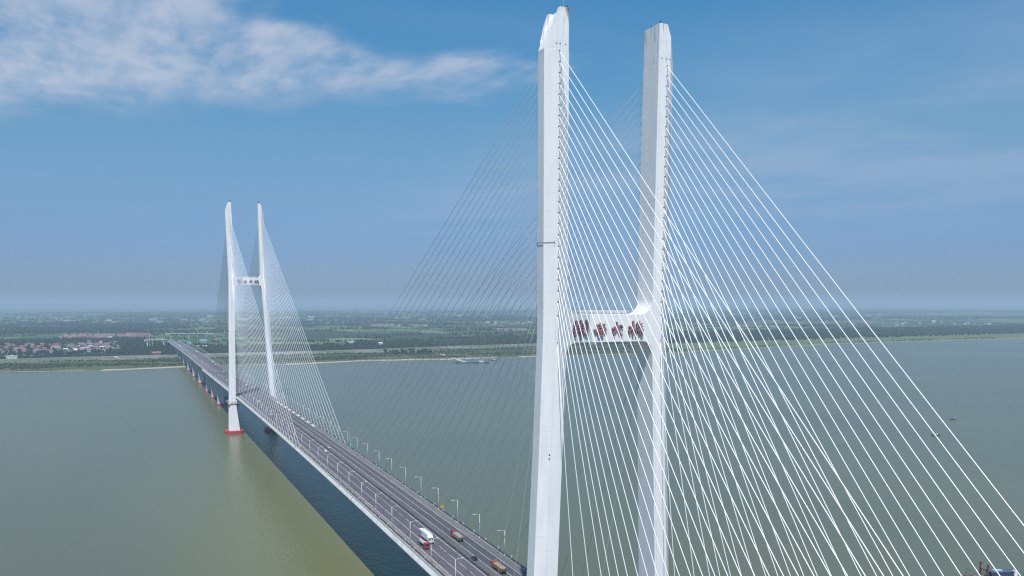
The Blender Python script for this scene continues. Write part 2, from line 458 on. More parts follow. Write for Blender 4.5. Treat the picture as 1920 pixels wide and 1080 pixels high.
# ------------------------------------------------------------------ profile of the deck along the bridge
DB = [-120, -20, 100, 218, 330, 450, 626, 800, 1034, 1240, 1534, 1957, 2277, 2650, 2900, 2990, 3300, 3600]
DZ = [36.3, 38.6, 41.2, 43.1, 44.4, 45.75, 47.05, 47.65, 47.0, 45.7, 43.3, 41.9, 39.6, 35.2, 33.0, 32.0, 16.0, 7.0]


def zd(b):
    if 150 < b < 1100:
        u = (b - MID) / 400; return 47.055 + 2.472 * u - 2.481 * u * u
    return float(np.interp(b, DB, DZ))


def cen(b):
    """centre line of the bridge: straight over the river, bending left beyond the far levee"""
    if b < 3900: return (0.0, b), (0.0, 1.0)
    rad = 900.0; a = (b - 2780) / rad
    return (-rad * (1 - math.cos(a)), 2780 + rad * math.sin(a)), (-math.sin(a), math.cos(a))


def at_deck(b, l, dz=0.0):
    (x, y), (tx, ty) = cen(b); return (x + ty * l, y - tx * l, zd(b) + dz)


def sweep(mb, poly, b0, b1, step=25.0, mat=None, cap=True):
    n = max(1, int(math.ceil((b1 - b0) / step))); rings = []
    for i in range(n + 1):
        b = b0 + (b1 - b0) * i / n; rings.append([at_deck(b, l, z) for l, z in poly])
    mb.loft(rings, mat, cap)


# ------------------------------------------------------------------ towers
def brush(pts, w0, w1=None, n=5):
    """outline of one brush stroke (rounded ends) through pts"""
    P = [Vector((p[0], p[1])) for p in pts]; w1 = w1 or w0; L, Rr = [], []
    for i, p in enumerate(P):
        t = (P[min(i + 1, len(P) - 1)] - P[max(i - 1, 0)]).normalized(); nn = Vector((-t.y, t.x))
        w = (w0 + (w1 - w0) * i / (len(P) - 1)) / 2
        L.append(p + nn * w); Rr.append(p - nn * w)
    t0 = (P[0] - P[1]).normalized(); t1 = (P[-1] - P[-2]).normalized()
    return L + [P[-1] + t1 * w1 * .4] + Rr[::-1] + [P[0] + t0 * w0 * .4]


GLYPHS = {  # strokes in image-like units (x right, y down), 60 units per metre
    'jing': (405, 430, 255, 250, [([(20, 95), (110, 80), (215, 72)], 34), ([(62, 15), (68, 70), (52, 130)], 44), ([(150, 8), (152, 60), (138, 135)], 44), ([(15, 152), (110, 138), (205, 128)], 30), ([(0, 205), (110, 190), (215, 178)], 32), ([(72, 130), (62, 205), (22, 255), (48, 302)], 34), ([(135, 120), (142, 250), (152, 362)], 30), ([(195, 90), (206, 170), (188, 235), (262, 272)], 32), ([(262, 0), (288, 60), (282, 200), (276, 285)], 38)]),
    'yue': (792, 400, 670, 270, [([(130, 0), (128, 75)], 28), ([(62, 42), (140, 30), (222, 32)], 30), ([(62, 44), (72, 130)], 34), ([(150, 60), (155, 120)], 22), ([(55, 92), (200, 78)], 22), ([(8, 150), (60, 150), (150, 128), (235, 112)], 32), ([(218, 100), (238, 140), (215, 178)], 40), ([(10, 132), (28, 180)], 36), ([(82, 150), (92, 240)], 28), ([(132, 135), (132, 240)], 26), ([(176, 140), (172, 245)], 30), ([(80, 246), (182, 244)], 32)]),
    'da': (1142, 387, 1030, 250, [([(95, 0), (100, 60), (92, 105)], 34), ([(8, 124), (58, 100), (130, 70), (196, 58), (214, 100)], 32), ([(92, 88), (62, 165), (18, 192), (42, 246)], 40), ([(112, 108), (152, 190), (206, 254)], 40)]),
    'qiao': (1507, 387, 1345, 235, [([(105, 0), (108, 120), (98, 275)], 38), ([(20, 112), (140, 84)], 30), ([(90, 120), (18, 190), (42, 236)], 38), ([(118, 128), (162, 196)], 28), ([(238, 0), (188, 50)], 28), ([(178, 62), (292, 44)], 22), ([(230, 42), (178, 122)], 24), ([(240, 60), (302, 104)], 24), ([(192, 108), (270, 98), (264, 136)], 17), ([(192, 108), (198, 140), (264, 136)], 17), ([(170, 168), (162, 275)], 26), ([(170, 170), (312, 154), (300, 286), (266, 272)], 26), ([(210, 200), (262, 194), (254, 238)], 15), ([(210, 200), (216, 240), (254, 238)], 15)])}


def leg_tables(base):
    """rows z, inner half gap, outer half width, depth; heights of the part above the beam move with base"""
    return base


def section(s, inn, outr, d, yc, z, top=False):
    w = outr - inn; cx, cy = 2.5, 2.2
    if top: t = [(0, -d / 2), (w - cx, -d / 2), (w, -d / 2 + cy), (w, d / 2 - cy), (w - cx, d / 2), (0, d / 2)]
    else:
        g0, g1, gw, gd = .62, 3.72, .13, .16
        fr = [(0, 0), (g0, 0), (g0 + .01, gd), (g0 + gw, gd), (g0 + gw + .01, 0), (g1, 0), (g1 + .01, gd), (g1 + gw, gd), (g1 + gw + .01, 0), (w - cx + .15, 0)]
        t = [(a, -d / 2 + q) for a, q in fr] + [(w, -d / 2 + cy), (w, d / 2 - cy)] + [(a, d / 2 - q) for a, q in fr[::-1]]
    return [(s * (inn + a), yc + b, z) for a, b in t]


def make_tower(yc, rows, ztop, zbeam, words, far):
    rnd = random.Random(3 + int(yc))
    lab = ('tall white H-shaped bridge tower in the foreground with large red characters on its crossbeam' if not far else
           'distant white H-shaped bridge tower on red pile caps beyond the middle of the span')
    T = empty('bridge_tower', (0, yc, 2.5), 0, lab, 'bridge tower')

    def loc(o):   # children are built in world coordinates
        o.matrix_parent_inverse = Matrix.Translation((0, -yc, -2.5)); return o
    zc = ztop - 11.2
    for s in (-1, 1):
        mb = MB(); mb.loft([section(s, i, o, d, yc, z) for z, i, o, d in rows if z < zc] + [section(s, *[np.interp(zc, [r[0] for r in rows], [r[k] for r in rows]) for k in (1, 2, 3)], yc, zc)])
        leg = loc(mb.build('leg', M_TOW, T))
        leg['label'] = 'left leg of the tower, on the side of the open water' if s < 0 else 'right leg of the tower'
        # slanted head with a hollow between its near and far walls
        ii, oo, dd = [float(np.interp(ztop, [r[0] for r in rows], [r[k] for r in rows])) for k in (1, 2, 3)]
        import bmesh
        def piece(y0, y1, t0, t1, drop):
            bm = bmesh.new(); sec = section(s, ii, oo, dd, 0.0, 0.0, True)
            lo = [bm.verts.new((p[0], p[1], 0)) for p in sec]; up = [bm.verts.new((p[0], p[1], 11.2)) for p in sec]; n = len(sec)
            bm.faces.new(lo); bm.faces.new(up)
            for k in range(n): bm.faces.new((lo[k], lo[(k + 1) % n], up[(k + 1) % n], up[k]))

            def cut(co, no):
                g = bm.verts[:] + bm.edges[:] + bm.faces[:]
                r_ = bmesh.ops.bisect_plane(bm, geom=g, plane_co=co, plane_no=no, clear_outer=True)
                es = [e for e in r_['geom_cut'] if isinstance(e, bmesh.types.BMEdge)]
                if es:
                    bmesh.ops.edgeloop_fill(bm, edges=es)
            if y0 > -dd / 2: cut((0, y0, 0), (0, -1, 0))
            if y1 < dd / 2: cut((0, y1, 0), (0, 1, 0))
            if t0 > 0: cut((s * (ii + t0), 0, 0), (-s, 0, 0))
            if t1 < oo - ii: cut((s * (ii + t1), 0, 0), (s, 0, 0))
            # bevel plane from flat top (2.8 m wide) down to the outer edge
            wv = (oo - ii) - 2.8; no = Vector((s * (10.6 - drop), 0, wv)).normalized()
            cut((s * (ii + 2.8), 0, 11.2 - drop), no)
            bmesh.ops.recalc_face_normals(bm, faces=bm.faces)
            me = bpy.data.meshes.new('slanted_head'); bm.to_mesh(me); bm.free(); me.materials.append(M_TOP); return me
        from_parts = [piece(-dd / 2, -dd / 2 + 1.3, 0, 99, 0), piece(dd / 2 - 1.3, dd / 2, 0, 99, 0), piece(-dd / 2 + 1.3, dd / 2 - 1.3, 0, 1.2, 0), piece(-dd / 2 + 1.3, dd / 2 - 1.3, 1.2, 99, 2.8)]
        # joined into one head mesh
        bmj = bmesh.new()
        for me in from_parts: bmj.from_mesh(me)
        me = bpy.data.meshes.new('slanted_head'); bmj.to_mesh(me); bmj.free(); me.materials.append(M_TOP)
        hd = link('slanted_head', me, leg); hd.matrix_parent_inverse = Matrix.Identity(4)
        hd.location = (0, yc, zc)
        # lightning rod and stained lip
        mb = MB(); mb.tube([(s * (ii + .7), yc - dd / 2 + 2.0, ztop - .2), (s * (ii + .7), yc - dd / 2 + 2.0, ztop + 3.6)], .06, 5); mb.box((s * (ii + .7), yc - dd / 2 + 2.0, ztop + .25), (.5, .5, .5))
        loc(mb.build('lightning_rod', M_STEEL, T))
        for px_, py_, sz in (((s * (ii + .4), yc - dd / 2 + .35, (.4, .5, .4)), (s * (ii + .7), yc + dd / 2 - 2.6, (.4, .5, .5))) if not far else ((s * (ii + .9), yc - dd / 2 + 1.0, (1.6, 1.4, 1.5)), (s * (ii + 2.4), yc - dd / 2 + 1.6, (.8, .8, 1.0)))):
            mb = MB(); mb.box((px_, py_, ztop + sz[2] / 2), sz); mb.cyl((px_, py_, ztop + sz[2] + .1), .14, .3, 'z', 8); loc(mb.build('obstruction_light', M_DARKST, T))
        # row of small drain holes below the head
        for t in (1.0, 2.7, 3.8):
            mb = MB(); mb.cyl((s * (ii + t), yc - dd / 2 - .02, zc + 1.6), .16, .1, 'y', 8); loc(mb.build('drain_hole', M_SOCK, T))
    # crossbeam with rounded haunches
    ib = float(np.interp(zbeam, [r[0] for r in rows], [r[1] for r in rows])); db = float(np.interp(zbeam, [r[0] for r in rows], [r[3] for r in rows]))
    top, bot, r1, r2 = zbeam, zbeam - 8.0, 4.2, 3.4
    prof = []
    nn = 8
    for k in range(nn + 1):
        a = math.pi / 2 * k / nn; prof.append((ib - r1 + r1 * math.sin(a) * 1.0, top + r1 - r1 * math.cos(a)))
    prof.append((ib + 1.2, top + r1)); prof.append((ib + 1.2, bot - r2))
    for k in range(nn + 1):
        a = math.pi / 2 * k / nn; prof.append((ib + .25 - r2 + r2 * math.cos(a), bot - r2 + r2 * math.sin(a)))
    full = [(x, z) for x, z in prof] + [(-x, z) for x, z in prof[::-1]]
    # straight run on top and bottom is given by the mirrored ends; split faces by the beam ends
    mb = MB(); dd = db / 2 - .12
    rings = [[(x, yc + y, z) for x, z in full] for y in (-dd, dd)]
    mb.loft(rings, M_TOW, cap=False)
    # fan-free caps: middle rectangle and two haunch fills
    for y in (-dd, dd):
        mb.add([(-(ib - r1), yc + y, top), ((ib - r1), yc + y, top), ((ib - r1), yc + y, bot), (-(ib - r1), yc + y, bot)], [(0, 1, 2, 3)], M_TOW)
        for s in (-1, 1):
            q = [(s * (ib - r1), yc + y, bot)] + [(s * x, yc + y, z) for x, z in prof]
            # upper fan and lower fan around a centre on the beam axis
            c = (s * (ib + .3), yc + y, (top + bot) / 2)
            vs = [c, (s * (ib - r1), yc + y, bot), (s * (ib - r1), yc + y, top)] + [(s * x, yc + y, z) for x, z in prof[1:]] + [(s * (ib - r1), yc + y, bot)]
            mb.add(vs, [(0, k, k + 1) for k in range(1, len(vs) - 1)], M_TOW)
    beam = loc(mb.build('crossbeam', M_TOW, T))
    # railings on the beam
    for y in (-dd + .25, dd - .25):
        mb = MB()
        for k in range(int(2 * (ib - r1) / 1.4) + 1):
            x = -(ib - r1) + 1.4 * k; mb.box((x, yc + y, top + .6), (.09, .09, 1.2))
        for h in (.45, .85, 1.2): mb.box((0, yc + y, top + h), (2 * (ib - r1), .07, .08))
        o = loc(mb.build('railing', M_TUBEW, T)); o['kind'] = 'stuff'
    # characters, raised 0.45 m from the near face
    cz = zbeam - 4.35
    for g, cx in words:
        gx, gy, bx, by, strokes = GLYPHS[g]; mb = MB()
        Mx = Matrix.Translation((cx, yc - dd - .02, cz)) @ Matrix.Rotation(R(90), 4, 'X')
        for k, (pts, w) in enumerate(strokes):
            pp = [((bx + x - gx) / 60.0, -(by + y - gy) / 66.0) for x, y in pts]
            mb.prism(brush(pp, w * .86 / 60.0), 0.0, .62 + .004 * k, M_CHAR, Mx)
        o = mb.build('character', None, beam)
        fi = [p.index for p in o.data.polygons if abs(p.normal.y) < .5]
        o.data.materials.append(M_CHSIDE)
        for i in fi: o.data.polygons[i].material_index = 1
        o['label'] = {'jing': 'raised character jing', 'yue': 'raised character yue', 'da': 'raised character da', 'qiao': 'raised character qiao'}[g]
    # stay cables: 26 per plane and side
    yy = [110 + 18.95 * i for i in range(12)] + [318.5 + 19.8 * (i + 1) for i in range(5)] + [417.5 + 20.8 * (i + 1) for i in range(7)] + [589, 640]
    zt = [zbeam + (589 - v) * .1506 for v in yy]
    inner = lambda z: float(np.interp(z, [r[0] for r in rows], [r[1] for r in rows])); dep = lambda z: float(np.interp(z, [r[0] for r in rows], [r[3] for r in rows]))
    sock = MB(); sock.cyl((0, 0, 0), .27, .5, 'y', 8); sockm = sock.mesh('anchor_socket', M_SOCK)
    for s in (-1, 1):
        for side in (-1, 1):            # -1 towards the viewer, 1 away
            for i in range(26):
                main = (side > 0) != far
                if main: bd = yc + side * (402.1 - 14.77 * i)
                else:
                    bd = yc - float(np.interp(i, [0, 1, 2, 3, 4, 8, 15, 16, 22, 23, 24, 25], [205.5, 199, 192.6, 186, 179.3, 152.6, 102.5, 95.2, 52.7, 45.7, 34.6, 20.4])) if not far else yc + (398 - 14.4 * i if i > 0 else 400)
                z = zt[i]; a = Vector((s * 17.75, yc + side * (dep(z) / 2 - .25), z)); b = Vector((s * 17.45, bd, zd(bd) - .1))
                Lh = (b - a).length; sag = Lh * .0016; n = 5; pts = []
                for k in range(n + 1):
                    t = k / n; p = a.lerp(b, t); p.z -= 4 * sag * t * (1 - t); pts.append(p)
                mb = MB(); mb.tube(pts, .115 if far else .088 if main else .105, 6)
                c = loc(mb.build('stay_cable', M_CABLE_SHADED if (main != far) else M_CABLE, T, True))  # cables on the away side take the sheath with shade in its colour
                d = (pts[1] - pts[0]).normalized()
                so = link('anchor_socket', sockm, c)
                so.rotation_euler = d.to_track_quat('Y', 'Z').to_euler(); so.location = a + d * .15
                e = (pts[-2] - pts[-1]).normalized(); mt = MB(); mt.tube([pts[-1], pts[-1] + e * 3.2], .2, 8); mt.tube([pts[-1] + e * 3.2, pts[-1] + e * 3.6], .26, 8)
                an = mt.build('anchor_tube', M_TUBEW, c, True)
    # pile caps
    for s in (-1, 1):
        mb = MB(); i0, o0 = rows[0][1], rows[0][2]; cx = s * (i0 + o0) / 2; w = (o0 - i0) / 2 + 4.6; dpt = rows[0][3] / 2 + 5.0
        pl = [(cx + w * math.copysign(abs(math.cos(a)) ** .55, math.cos(a)), yc + dpt * math.copysign(abs(math.sin(a)) ** .55, math.sin(a))) for a in [2 * math.pi * k / 20 for k in range(20)]]
        mb.prism(pl, 1.3, 6.0, M_RED); mb.prism([(cx + (x - cx) * .93, yc + (y - yc) * .93) for x, y in pl], 6.0, 6.25, M_RED)
        pc = loc(mb.build('pile_cap', None, T)); pc['label'] = 'red painted pile cap with rounded ends'
    # lower crossbeam under the deck
    zz = zd(yc) - 4.2; mb = MB(); iw = float(np.interp(zz - 2, [r[0] for r in rows], [r[1] for r in rows]))
    mb.box((0, yc, zz - 2.6), (2 * iw + 1.6, float(np.interp(zz, [r[0] for r in rows], [r[3] for r in rows])) - 1.5, 5.0)); loc(mb.build('lower_crossbeam', M_TOW, T))
    if far:
        # inspection gallery hanging round the left leg just under the deck
        i0, o0, d0 = [float(np.interp(41, [r[0] for r in rows], [r[k] for r in rows])) for k in (1, 2, 3)]
        mb = MB(); cx = -(i0 + o0) / 2; w = (o0 - i0) / 2 + .9; h = d0 / 2 + .9
        for z in (39.0, 40.3, 41.6):
            for (x0, y0, x1, y1) in ((-w, -h, w, -h), (w, -h, w, h), (w, h, -w, h), (-w, h, -w, -h)):
                mb.tube([(cx + x0, yc + y0, z), (cx + x1, yc + y1, z)], .22 if z > 39.5 else .45, 5)
        for k in range(12):
            a = 2 * math.pi * k / 12; mb.box((cx + w * max(-1, min(1, 1.3 * math.cos(a))), yc + h * max(-1, min(1, 1.3 * math.sin(a))), 40.3), (.3, .3, 2.8))
        mb.box((cx - w - 1.3, yc - h, 42.2), (2.4, 2.0, 1.8))
        g = loc(mb.build('inspection_gallery', M_STEEL, T))
    else:
        # pipe clamp on the outer face of the left leg
        mb = MB(); o0 = 21.3; d0 = 8.2; z = 173.4
        mb.tube([(-o0 - .15, yc + d0 / 2 - 2.2, z + .1), (-o0 - .15, yc - d0 / 2 + 2.2, z), (-o0 + 2.4, yc - d0 / 2 - .15, z)], .06, 6)
        mb.tube([(-o0 + 2.4, yc - d0 / 2 - .2, z + .6), (-o0 + 2.4, yc - d0 / 2 - .2, z - 1.1)], .06, 6)
        mb.tube([(-o0 - .2, yc + d0 / 2 - 2.4, z + .5), (-o0 - .2, yc + d0 / 2 - 2.4, z - .5)], .08, 6); loc(mb.build('pipe_clamp', M_DARKST, T))
        for z in (112.4, 111.2):
            mb = MB(); i_, o_, d_ = [float(np.interp(z, [r[0] for r in rows], [r[k] for r in rows])) for k in (1, 2, 3)]
            mb.cyl((-(o_ - 1.8 - .55), yc - d_ / 2 - .0, z), .22, .12, 'y', 10); loc(mb.build('vent_hole', M_SOCK, T))
    # rust streaks at the lip of the left head
    if not far:
        ii, dd_ = float(np.interp(ztop, [r[0] for r in rows], [r[1] for r in rows])), float(np.interp(ztop, [r[0] for r in rows], [r[3] for r in rows]))
        mb = MB()
        for k, (t, ln, w) in enumerate(((.16, 3.8, .34), (.50, 2.4, .30), (.85, 3.2, .16), (1.2, 1.3, .2), (2.2, 1.0, .12))):
            x = -(ii + t); y = yc - dd_ / 2 - .004 - .001 * k
            mb.add([(x - w / 2, y, ztop - .05), (x + w / 2, y, ztop - .05), (x + w * .12, y, ztop - ln), (x - w * .12, y, ztop - ln)], [(0, 1, 2, 3)])
        loc(mb.build('rust_streak', M_RUST, T))
    return T


near_rows = [(6.0, 16.6, 27.4, 12.5), (40, 18.9, 26.2, 10.4), (60, 17.95, 24.9, 9.6), (75, 17.4, 24.2, 9.2), (111, 16.0, 22.6, 8.7), (146, 14.7, 21.35, 8.4), (153, 14.55, 21.25, 8.35), (187, 14.65, 21.3, 8.2), (237, 14.86, 21.4, 7.9)]
far_rows = [(6.0, 17.0, 29.2, 13.0), (38, 20.0, 28.0, 10.6), (48, 19.9, 27.2, 10.2), (90, 18.3, 25.2, 9.4), (137, 16.7, 23.4, 8.9), (178, 14.8, 21.5, 8.5), (186, 14.55, 21.3, 8.4), (220, 14.65, 21.4, 8.2), (272, 14.86, 21.5, 7.9)]
make_tower(NEAR, near_rows, 236.5, 153.0, (('jing', -10.28), ('yue', -3.75), ('da', 2.23), ('qiao', 8.64)), False)
make_tower(FAR, far_rows, 271.6, 185.8, (('jing', -9.76), ('yue', -3.2), ('da', 3.1), ('qiao', 9.6)), True)

# ------------------------------------------------------------------ deck
D = empty('bridge_deck', (0, MID, 40), 0, 'long bridge deck carrying six lanes of traffic across the river', 'bridge deck')


def dk(o): o.matrix_parent_inverse = Matrix.Translation((0, -MID, -40)); return o


B0, B1, B2 = -60.0, 1536.0, 3560.0
mb = MB(); sweep(mb, [(-18.5, -.5), (-17.7, -.5), (-17.7, -.06), (17.7, -.06), (17.7, -.5), (18.5, -.5), (19.3, -2.15), (13, -3.7), (-13, -3.7), (-19.3, -2.15)], B0, B1, 20, M_GIRD)
dk(mb.build('steel_girder', None, D))
mb = MB()
for s in (-1, 1):
    c = s * 9.7; sweep(mb, [(c - 8.6, -.06), (c + 8.6, -.06), (c + 8.6, -.7), (c + 5, -1.1), (c + 4, -5.6), (c - 4, -5.6), (c - 5, -1.1), (c - 8.6, -.7)], B1, B2, 30, M_CONC)
dk(mb.build('concrete_girder', None, D))
# road with metric UVs
rows_b = list(np.arange(B0, B2 + 1, 20.0)); ls = np.linspace(-17.3, 17.3, 15)
V = [at_deck(b, l, 0.0) for b in rows_b for l in ls]; Fc = []; n = len(ls)
for i in range(len(rows_b) - 1):
    for k in range(n - 1): Fc.append((i * n + k, i * n + k + 1, (i + 1) * n + k + 1, (i + 1) * n + k))
me = bpy.data.meshes.new('road_surface'); me.from_pydata(V, [], Fc); me.materials.append(M_ROAD)
uvl = me.uv_layers.new(name='UVMap'); li = np.zeros(len(me.loops), np.int32); me.loops.foreach_get('vertex_index', li)
uvs = np.array([(ls[i % n] + 20.0, rows_b[i // n]) for i in li], np.float32); uvl.data.foreach_set('uv', uvs.ravel())
dk(link('road_surface', me, D))


def paint(l, w, b0, b1, z=.008, mat_=M_LINE, name='lane_line'):
    mb = MB(); nseg = max(1, int((b1 - b0) / 20)); vs = []
    for i in range(nseg + 1):
        b = b0 + (b1 - b0) * i / nseg; vs += [at_deck(b, l - w / 2, z), at_deck(b, l + w / 2, z)]
    mb.add(vs, [(2 * i, 2 * i + 1, 2 * i + 3, 2 * i + 2) for i in range(nseg)]); return mb


for l in (-13.7, -9.2, -.55, 1.35, 5.0, 9.3, 13.45):
    dk(paint(l, .22, B0, B2).build('lane_line', M_LINE, D))
mb = MB()                                   # dashed line of the inner lane
b = B0
while b < B2 - 12:
    q = paint(-4.55, .18, b, b + (9 if 120 < b < 420 else 15)); mb.add(q.v, q.f); b += 13 if 120 < b < 420 else 15.5
o = dk(mb.build('dashed_line', M_LINE, D)); o['kind'] = 'stuff'
b = 742.0                                   # pale blocks painted on the right shoulder
for k in range(9):
    q = paint(15.3, 2.2, b, b + 13, .009); dk(q.build('shoulder_block', M_LINE, D)); b += 24.5
# walkways, fascia, barriers
for s in (-1, 1):
    mb = MB(); sweep(mb, [(s * 17.75, -.22), (s * 18.62, -.22), (s * 18.62, -.46), (s * 17.75, -.46)], B0, B1, 25); dk(mb.build('walkway', M_WALK, D))
    cuts = [B0, 99.0, 282.0, 465.0, 646.0, 828.0, 1034.0, 1240.0, 1395.0, B1]
    for a, c in zip(cuts[:-1], cuts[1:]):
        mb = MB(); sweep(mb, [(s * 18.58, -.12), (s * 18.8, -.16), (s * 19.62, -1.75), (s * 19.62, -2.15), (s * 19.35, -2.2)], a + .5, c - .5, 25)
        dk(mb.build('fascia_panel', M_FASC, D))
    mb = MB(); sweep(mb, [(s * 17.25, .0), (s * 17.65, .0), (s * 17.65, .35), (s * 17.25, .35)] if s > 0 else [(-17.65, 0), (-17.25, 0), (-17.25, .35), (-17.65, .35)], B0, B2, 25); dk(mb.build('barrier_kerb', M_CONC, D))
    for h in (.62, .95, 1.28):
        mb = MB(); sweep(mb, [(s * 17.38, h), (s * 17.5, h), (s * 17.5, h + .13), (s * 17.38, h + .13)], B0, B2, 25); dk(mb.build('barrier_rail', M_DARKST, D))
    mb = MB(); b = B0
    while b < 1700:
        p = at_deck(b, s * 17.46, .82); mb.box(p, (.16, .22, 1.0)); b += 2.0
    o = dk(mb.build('barrier_post', M_DARKST, D)); o['kind'] = 'stuff'
    # outer railing
    for h in (.35, .7, 1.05):
        mb = MB(); sweep(mb, [(s * 18.48, -.2 + h), (s * 18.54, -.2 + h), (s * 18.54, -.14 + h), (s * 18.48, -.14 + h)], B0, B1, 25); dk(mb.build('outer_rail', M_STEEL if s > 0 else M_FASC, D))
    mb = MB(); b = B0
    while b < B1:
        p = at_deck(b, s * 18.51, .32); mb.box(p, (.07, .07, 1.1)); b += 1.5 if s > 0 else 3.0
    o = dk(mb.build('outer_railing_post', M_STEEL if s > 0 else M_FASC, D)); o['kind'] = 'stuff'
    # parapets of the approach
    mb = MB(); sweep(mb, [(s * 18.0, -.1), (s * 18.3, -.1), (s * 18.3, .9), (s * 18.0, .9)], B1, B2, 25); dk(mb.build('parapet', M_FASC, D))
    mb = MB(); sweep(mb, [(s * 18.1, 1.7), (s * 18.25, 1.7), (s * 18.25, 1.95), (s * 18.1, 1.95)], 1060, 3000, 25); dk(mb.build('handrail', M_TUBEW, D))
    mb = MB(); b = 1060
    while b < 3000: mb.box(at_deck(b, s * 18.17, 1.2), (.3, .3, 1.7)); b += 7.4
    o = dk(mb.build('handrail_post', M_TUBEW, D)); o['kind'] = 'stuff'
mb = MB(); sweep(mb, [(.12, 0), (.72, 0), (.56, .30), (.50, .85), (.34, .85), (.28, .30)], B0, B2, 25); dk(mb.build('median_barrier', M_DARKST, D))
mb = MB(); b = B0
while b < 1000:
    mb.box(at_deck(b, .42, 1.0), (.5, .06, .5)); b += 3.0
o = dk(mb.build('antiglare_fin', M_DARKST, D)); o['kind'] = 'stuff'
for b in (465.0, 646.0, 828.0):             # drip stains at fascia joints
    mb = MB(); sweep(mb, [(-18.6, -.13), (-18.82, -.17), (-19.65, -1.78), (-19.6, -2.18), (-19.35, -2.22)], b - .5, b + .5, 2); dk(mb.build('expansion_joint', M_WALK, D))

# ------------------------------------------------------------------ piers in the far water and on the bank
ords = ['first', 'second', 'third', 'fourth', 'fifth', 'sixth', 'seventh', 'eighth', 'ninth', 'tenth', 'eleventh', 'twelfth']
PB = [1332, 1434, 1537, 1706, 1872, 2040, 2210, 2360, 2500, 2640, 2780, 2920]
for k, b in enumerate(PB):
    g = 'grey piers carrying the far end of the bridge'
    P = empty('bridge_pier', (cen(b)[0][0], cen(b)[0][1], 2.5), 0, f'{ords[k]} grey twin-column bridge pier beyond the distant tower' + (', red cap in the water' if b < 2150 else ', standing on the bank'), 'bridge pier', g)
    zt_ = zd(b) - (3.72 if b < 1500 else 5.62)
    th = -math.atan2(cen(b)[1][0], cen(b)[1][1])
    for s in (-1, 1):
        mb = MB(); w, d_ = 4.9, 2.4
        ring = lambda z, f, h: [(s * 9.6 + x * f, y, z) for x, y in ((-w, -d_), (w, -d_), (w, d_), (-w, d_))]
        mb.loft([ring(0 if b < 2150 else 2, 1.0, 0), ring(zt_ - 2.5 - 6, 1.0, 0), ring(zt_ - 2.5, 1.15, 0)]); o = mb.build('column', M_CONC, P)
        if b < 2150:
            mb = MB(); mb.prism([(s * 9.6 + 7.4 * math.copysign(abs(math.cos(a)) ** .6, math.cos(a)), 6.5 * math.copysign(abs(math.sin(a)) ** .6, math.sin(a))) for a in [2 * math.pi * q / 16 for q in range(16)]], -1.2, 2.2); mb.build('pile_cap', M_RED, P)
    P.rotation_euler = (0, 0, th)

# ------------------------------------------------------------------ street lamps
lm = MB(); lm.tube([(0, 0, 0), (0, 0, 11.8)], .15, 8, r2=.09); lm.box((0, 0, .3), (.5, .5, .6)); lamp_pole = lm.mesh('pole', M_TUBEW)
lm = MB(); lm.tube([(0, 0, 11.55), (1.0, 0, 11.85), (2.4, 0, 12.0)], .07, 6); lamp_arm = lm.mesh('arm', M_TUBEW)
lm = MB(); lm.box((2.9, 0, 12.0), (1.3, .42, .16)); lm.box((2.9, 0, 11.9), (.9, .3, .06)); lamp_head = lm.mesh('lamp_head', M_TUBEW)
kk = {1: 0, -1: 0}


def nth(k): return f"{k}{'th' if 10 <= k % 100 <= 20 else {1: 'st', 2: 'nd', 3: 'rd'}.get(k % 10, 'th')}"



for k in range(14, -75, -1):
    b = 595.94 - 29.53 * k
    if b < 20 or b > 2780: continue
    for s in (1, -1):
        if b < (300 if s < 0 else 235): continue
        kk[s] += 1
        nm = f"{nth(kk[s])} white street lamp on the {'far' if s > 0 else 'near'} side of the deck, counted from the {'near tower' if s > 0 else 'bottom edge'}"
        L_ = empty('street_lamp', at_deck(b, s * 17.35, .3), math.pi if s > 0 else 0, nm, 'street lamp', 'street lamps along the bridge deck')
        link('pole', lamp_pole, L_, True); link('arm', lamp_arm, L_, True); link('lamp_head', lamp_head, L_)

# ------------------------------------------------------------------ vehicles


def vmat(n, c, r=.35): return mat(n, c, r)


PAINT = {'white': vmat('white_vehicle_paint', (.80, .80, .80)), 'red': vmat('red_vehicle_paint', (.42, .03, .04)), 'black': vmat('black_vehicle_paint', (.03, .03, .035), .2), 'orange': vmat('orange_vehicle_paint', (.36, .13, .065)),
         'silver': vmat('silver_vehicle_paint', (.45, .46, .48), .3), 'blue': vmat('blue_vehicle_paint', (.06, .12, .28)), 'green': vmat('pale_green_tarpaulin', (.35, .45, .40)), 'tan': mat('tan_tarpaulin', (.40, .33, .25), .8, var=.2, scale=.8, obj=True), 'sand': mat('stone_load', (.42, .36, .24), .9, var=.5, scale=1.6, obj=True), 'navy': vmat('navy_panel', (.05, .045, .12))}


def wheel(parent, x, y, r=.5, w=.32):
    mb = MB(); mb.cyl((x, y, r), r, w, 'x', 14); o = mb.build('wheel', M_RUBBER, parent)
    mb = MB(); mb.cyl((x + math.copysign(w / 2 + .01, x), y, r), r * .55, .04, 'x', 10); mb.build('rim', M_STEEL, o)


